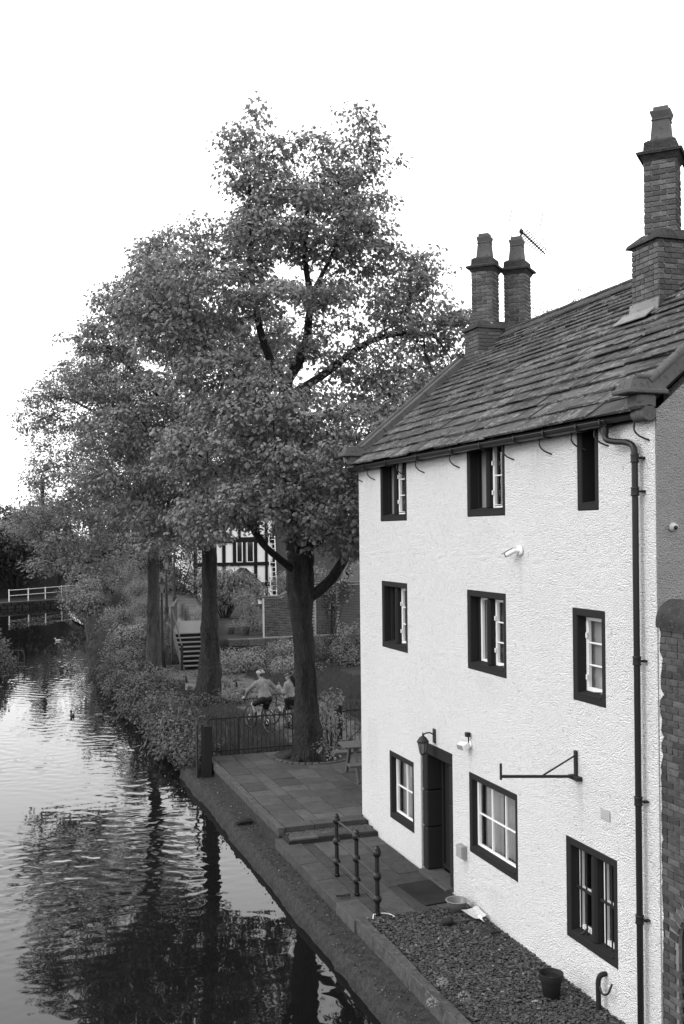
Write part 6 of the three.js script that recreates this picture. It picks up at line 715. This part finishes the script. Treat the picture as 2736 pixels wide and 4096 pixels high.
{ // woman standing beside her bicycle, looking at a phone
  bicycle('bicycle with tall front wheel held by the standing cyclist', [8.42, 0.11, -29.55], 0.3, 0.1);
  const pos = [8.44, 0.1, -29.75], turn = 0.55, p = thing('person', 'standing cyclist in dark helmet and shorts looking at a phone behind the tree trunk', 'person', pos, turn), hd = [0.0, 1.54, -0.03], fw = [-0.35, -0.3, -1];
  const ls = [-0.16, 1.32, 0], le = [-0.22, 1.07, -0.02], lh = [-0.17, 1.17, -0.22], rs = [0.16, 1.32, 0], re = [0.24, 1.05, 0.02], rh = [0.2, 0.86, -0.14];
  const legs = [[[-0.085, 0.86, 0], [-0.09, 0.47, 0.01], 0.085, 0.055], [[-0.09, 0.47, 0.01], [-0.09, 0.1, 0.04], 0.056, 0.036], [[0.085, 0.86, 0], [0.1, 0.47, 0], 0.085, 0.055], [[0.1, 0.47, 0], [0.1, 0.1, 0.03], 0.056, 0.036]];
  part(p, 'body', blob([[[0, 0.9, 0], [0, 1.26, 0], 0.12, 0.12], [[0, 1.34, 0], [0, 1.46, -0.01], 0.048, 0.046], [ls, le, 0.042, 0.035], [le, lh, 0.035, 0.024], [rs, re, 0.042, 0.035], [re, rh, 0.035, 0.024], ...legs, ...headCaps(hd, fw), ...hand(lh, [0.1, 0.6, -0.7], [1, 0, 0]), ...hand(rh, [0, -0.5, -0.8], [1, 0, 0])], 0.0125, 60), skin);
  part(p, 'jersey', blob([[[-0.08, 1.26, 0], [0.08, 1.26, 0], 0.12, 0.12, 1, 1, 0.85], [[0, 0.95, 0], [0, 1.26, 0], 0.125, 0.125, 1.15, 1, 0.85], [[-0.08, 0.92, 0], [0.08, 0.92, 0], 0.115, 0.115, 1, 1, 0.9], [[-0.05, 1.36, 0], [0.05, 1.36, 0], 0.06, 0.06], [ls, le, 0.06, 0.046], [le, [-0.175, 1.15, -0.18], 0.046, 0.034], [rs, re, 0.06, 0.046], [re, [0.205, 0.9, -0.11], 0.046, 0.034]], 0.0125, 60), jersey2);
  part(p, 'shorts', blob([[[-0.07, 0.86, 0.01], [0.07, 0.86, 0.01], 0.13, 0.13], [[-0.085, 0.84, 0], [-0.09, 0.58, 0], 0.105, 0.075], [[0.085, 0.84, 0], [0.095, 0.58, 0], 0.105, 0.075]], 0.0125, 60), lycra);
  for (const x of [-0.09, 0.1]) { part(p, 'shoe', blob([[[x, 0.045, 0.06], [x, 0.035, -0.13], 0.042, 0.032]], 0.0125, 60), M.blackMatt); part(p, 'sock', tube([[x, 0.06, 0.035], [x, 0.2, 0.03]], [0.042, 0.046], 10), M.blackMatt); }
  helmet(p, hd, fw, mat(0.02, { roughness: 0.2 })); part(p, 'hair', blob([[[0.02, 1.5, 0.06], [0.05, 1.42, 0.1], 0.06, 0.05], [[0.05, 1.42, 0.1], [0.07, 1.24, 0.13], 0.05, 0.03]], 0.012, 60), mat(0.015));
  const ph = thing('phone', 'dark phone held up in the standing cyclist hand', 'phone', pos, turn); part(ph, 'case', at(cbox(0.07, 0.15, 0.01, 0.004), -0.13, 1.28, -0.31, 0.3, -0.4), M.black); part(ph, 'screen', at(cbox(0.062, 0.13, 0.002, 0.0008), -0.1285, 1.282, -0.3045, 0.3, -0.4), mat(0.02, { roughness: 0.1 }));
}
function goose(label, pos, turn) { const g = thing('goose', label, 'goose', pos, turn, 'geese on the towpath'); part(g, 'body', blob([[[0, 0.36, -0.16], [0, 0.33, 0.12], 0.12, 0.12], [[0, 0.33, 0.1], [0, 0.3, 0.34], 0.1, 0.02], [[0, 0.4, -0.22], [0, 0.5, -0.27], 0.07, 0.035]], 0.012, 50), mat(0.16, { map: tStone })); part(g, 'breast', blob([[[0, 0.33, -0.2], [0, 0.4, -0.235], 0.1, 0.065]], 0.012, 60), mat(0.38)); for (const s of [-1, 1]) part(g, 'wing', blob([[[s * 0.085, 0.38, -0.12], [s * 0.06, 0.33, 0.3], 0.06, 0.018]], 0.012, 60), mat(0.09, { map: tStone })); part(g, 'neck', blob([[[0, 0.46, -0.25], [0, 0.62, -0.27], 0.04, 0.027], [[0, 0.62, -0.27], [0, 0.72, -0.29], 0.027, 0.026], [[0, 0.735, -0.29], [0, 0.73, -0.34], 0.034, 0.026], [[0, 0.725, -0.36], [0, 0.715, -0.42], 0.016, 0.009]], 0.009, 70), M.blackMatt); part(g, 'cheek_patch', [ball(0.02, 0.022, 0.72, -0.3), ball(0.02, -0.022, 0.72, -0.3)], mat(0.6)); for (const s of [-1, 1]) part(g, 'leg', [tube([[s * 0.055, 0.26, 0.02], [s * 0.055, 0.12, 0.04], [s * 0.055, 0.015, 0.02]], 0.013, 6), bx(0.07, 0.012, 0.09, s * 0.055, 0.008, -0.01)], M.blackMatt); return g; }
goose('goose standing on the grass behind the seated cyclist', [8.32, groundY(8.32, -35.1), -35.1], 1.75); goose('goose half hidden behind the second tree trunk', [6.85, groundY(6.85, -36.6), -36.6], 0.9);
function duck(label, pos, turn, v) { const g = thing('duck', label, 'duck', [pos[0], WATER_Y, pos[1]], turn, 'ducks on the canal'); part(g, 'body', blob([[[0, 0.04, -0.1], [0, 0.05, 0.1], 0.07, 0.075], [[0, 0.06, 0.12], [0, 0.1, 0.24], 0.05, 0.015]], 0.01, 60), mat(v)); part(g, 'head', blob([[[0, 0.09, -0.13], [0, 0.18, -0.16], 0.04, 0.032], [[0, 0.2, -0.17], [0, 0.2, -0.19], 0.042, 0.036], [[0, 0.19, -0.22], [0, 0.18, -0.28], 0.016, 0.012]], 0.008, 70), v > 0.3 ? mat(v) : M.blackMatt); return g; }
duck('dark duck swimming beside the bright patch of water', [2.78, -37.63], 0.2, 0.06); duck('duck with pale flank swimming beside the bank', [3.68, -37.26], -1.2, 0.16); duck('white duck far out on the dark water', [4.0, -64.8], 1.4, 0.35); duck('pale duck by the reflection of the metal frame', [3.23, -45.8], 1.5, 0.4);
scene.traverse((o) => { if (o.name.startsWith('duck') && o.parent === scene) o.scale.setScalar(0.8); });
renderer.render(scene, camera);
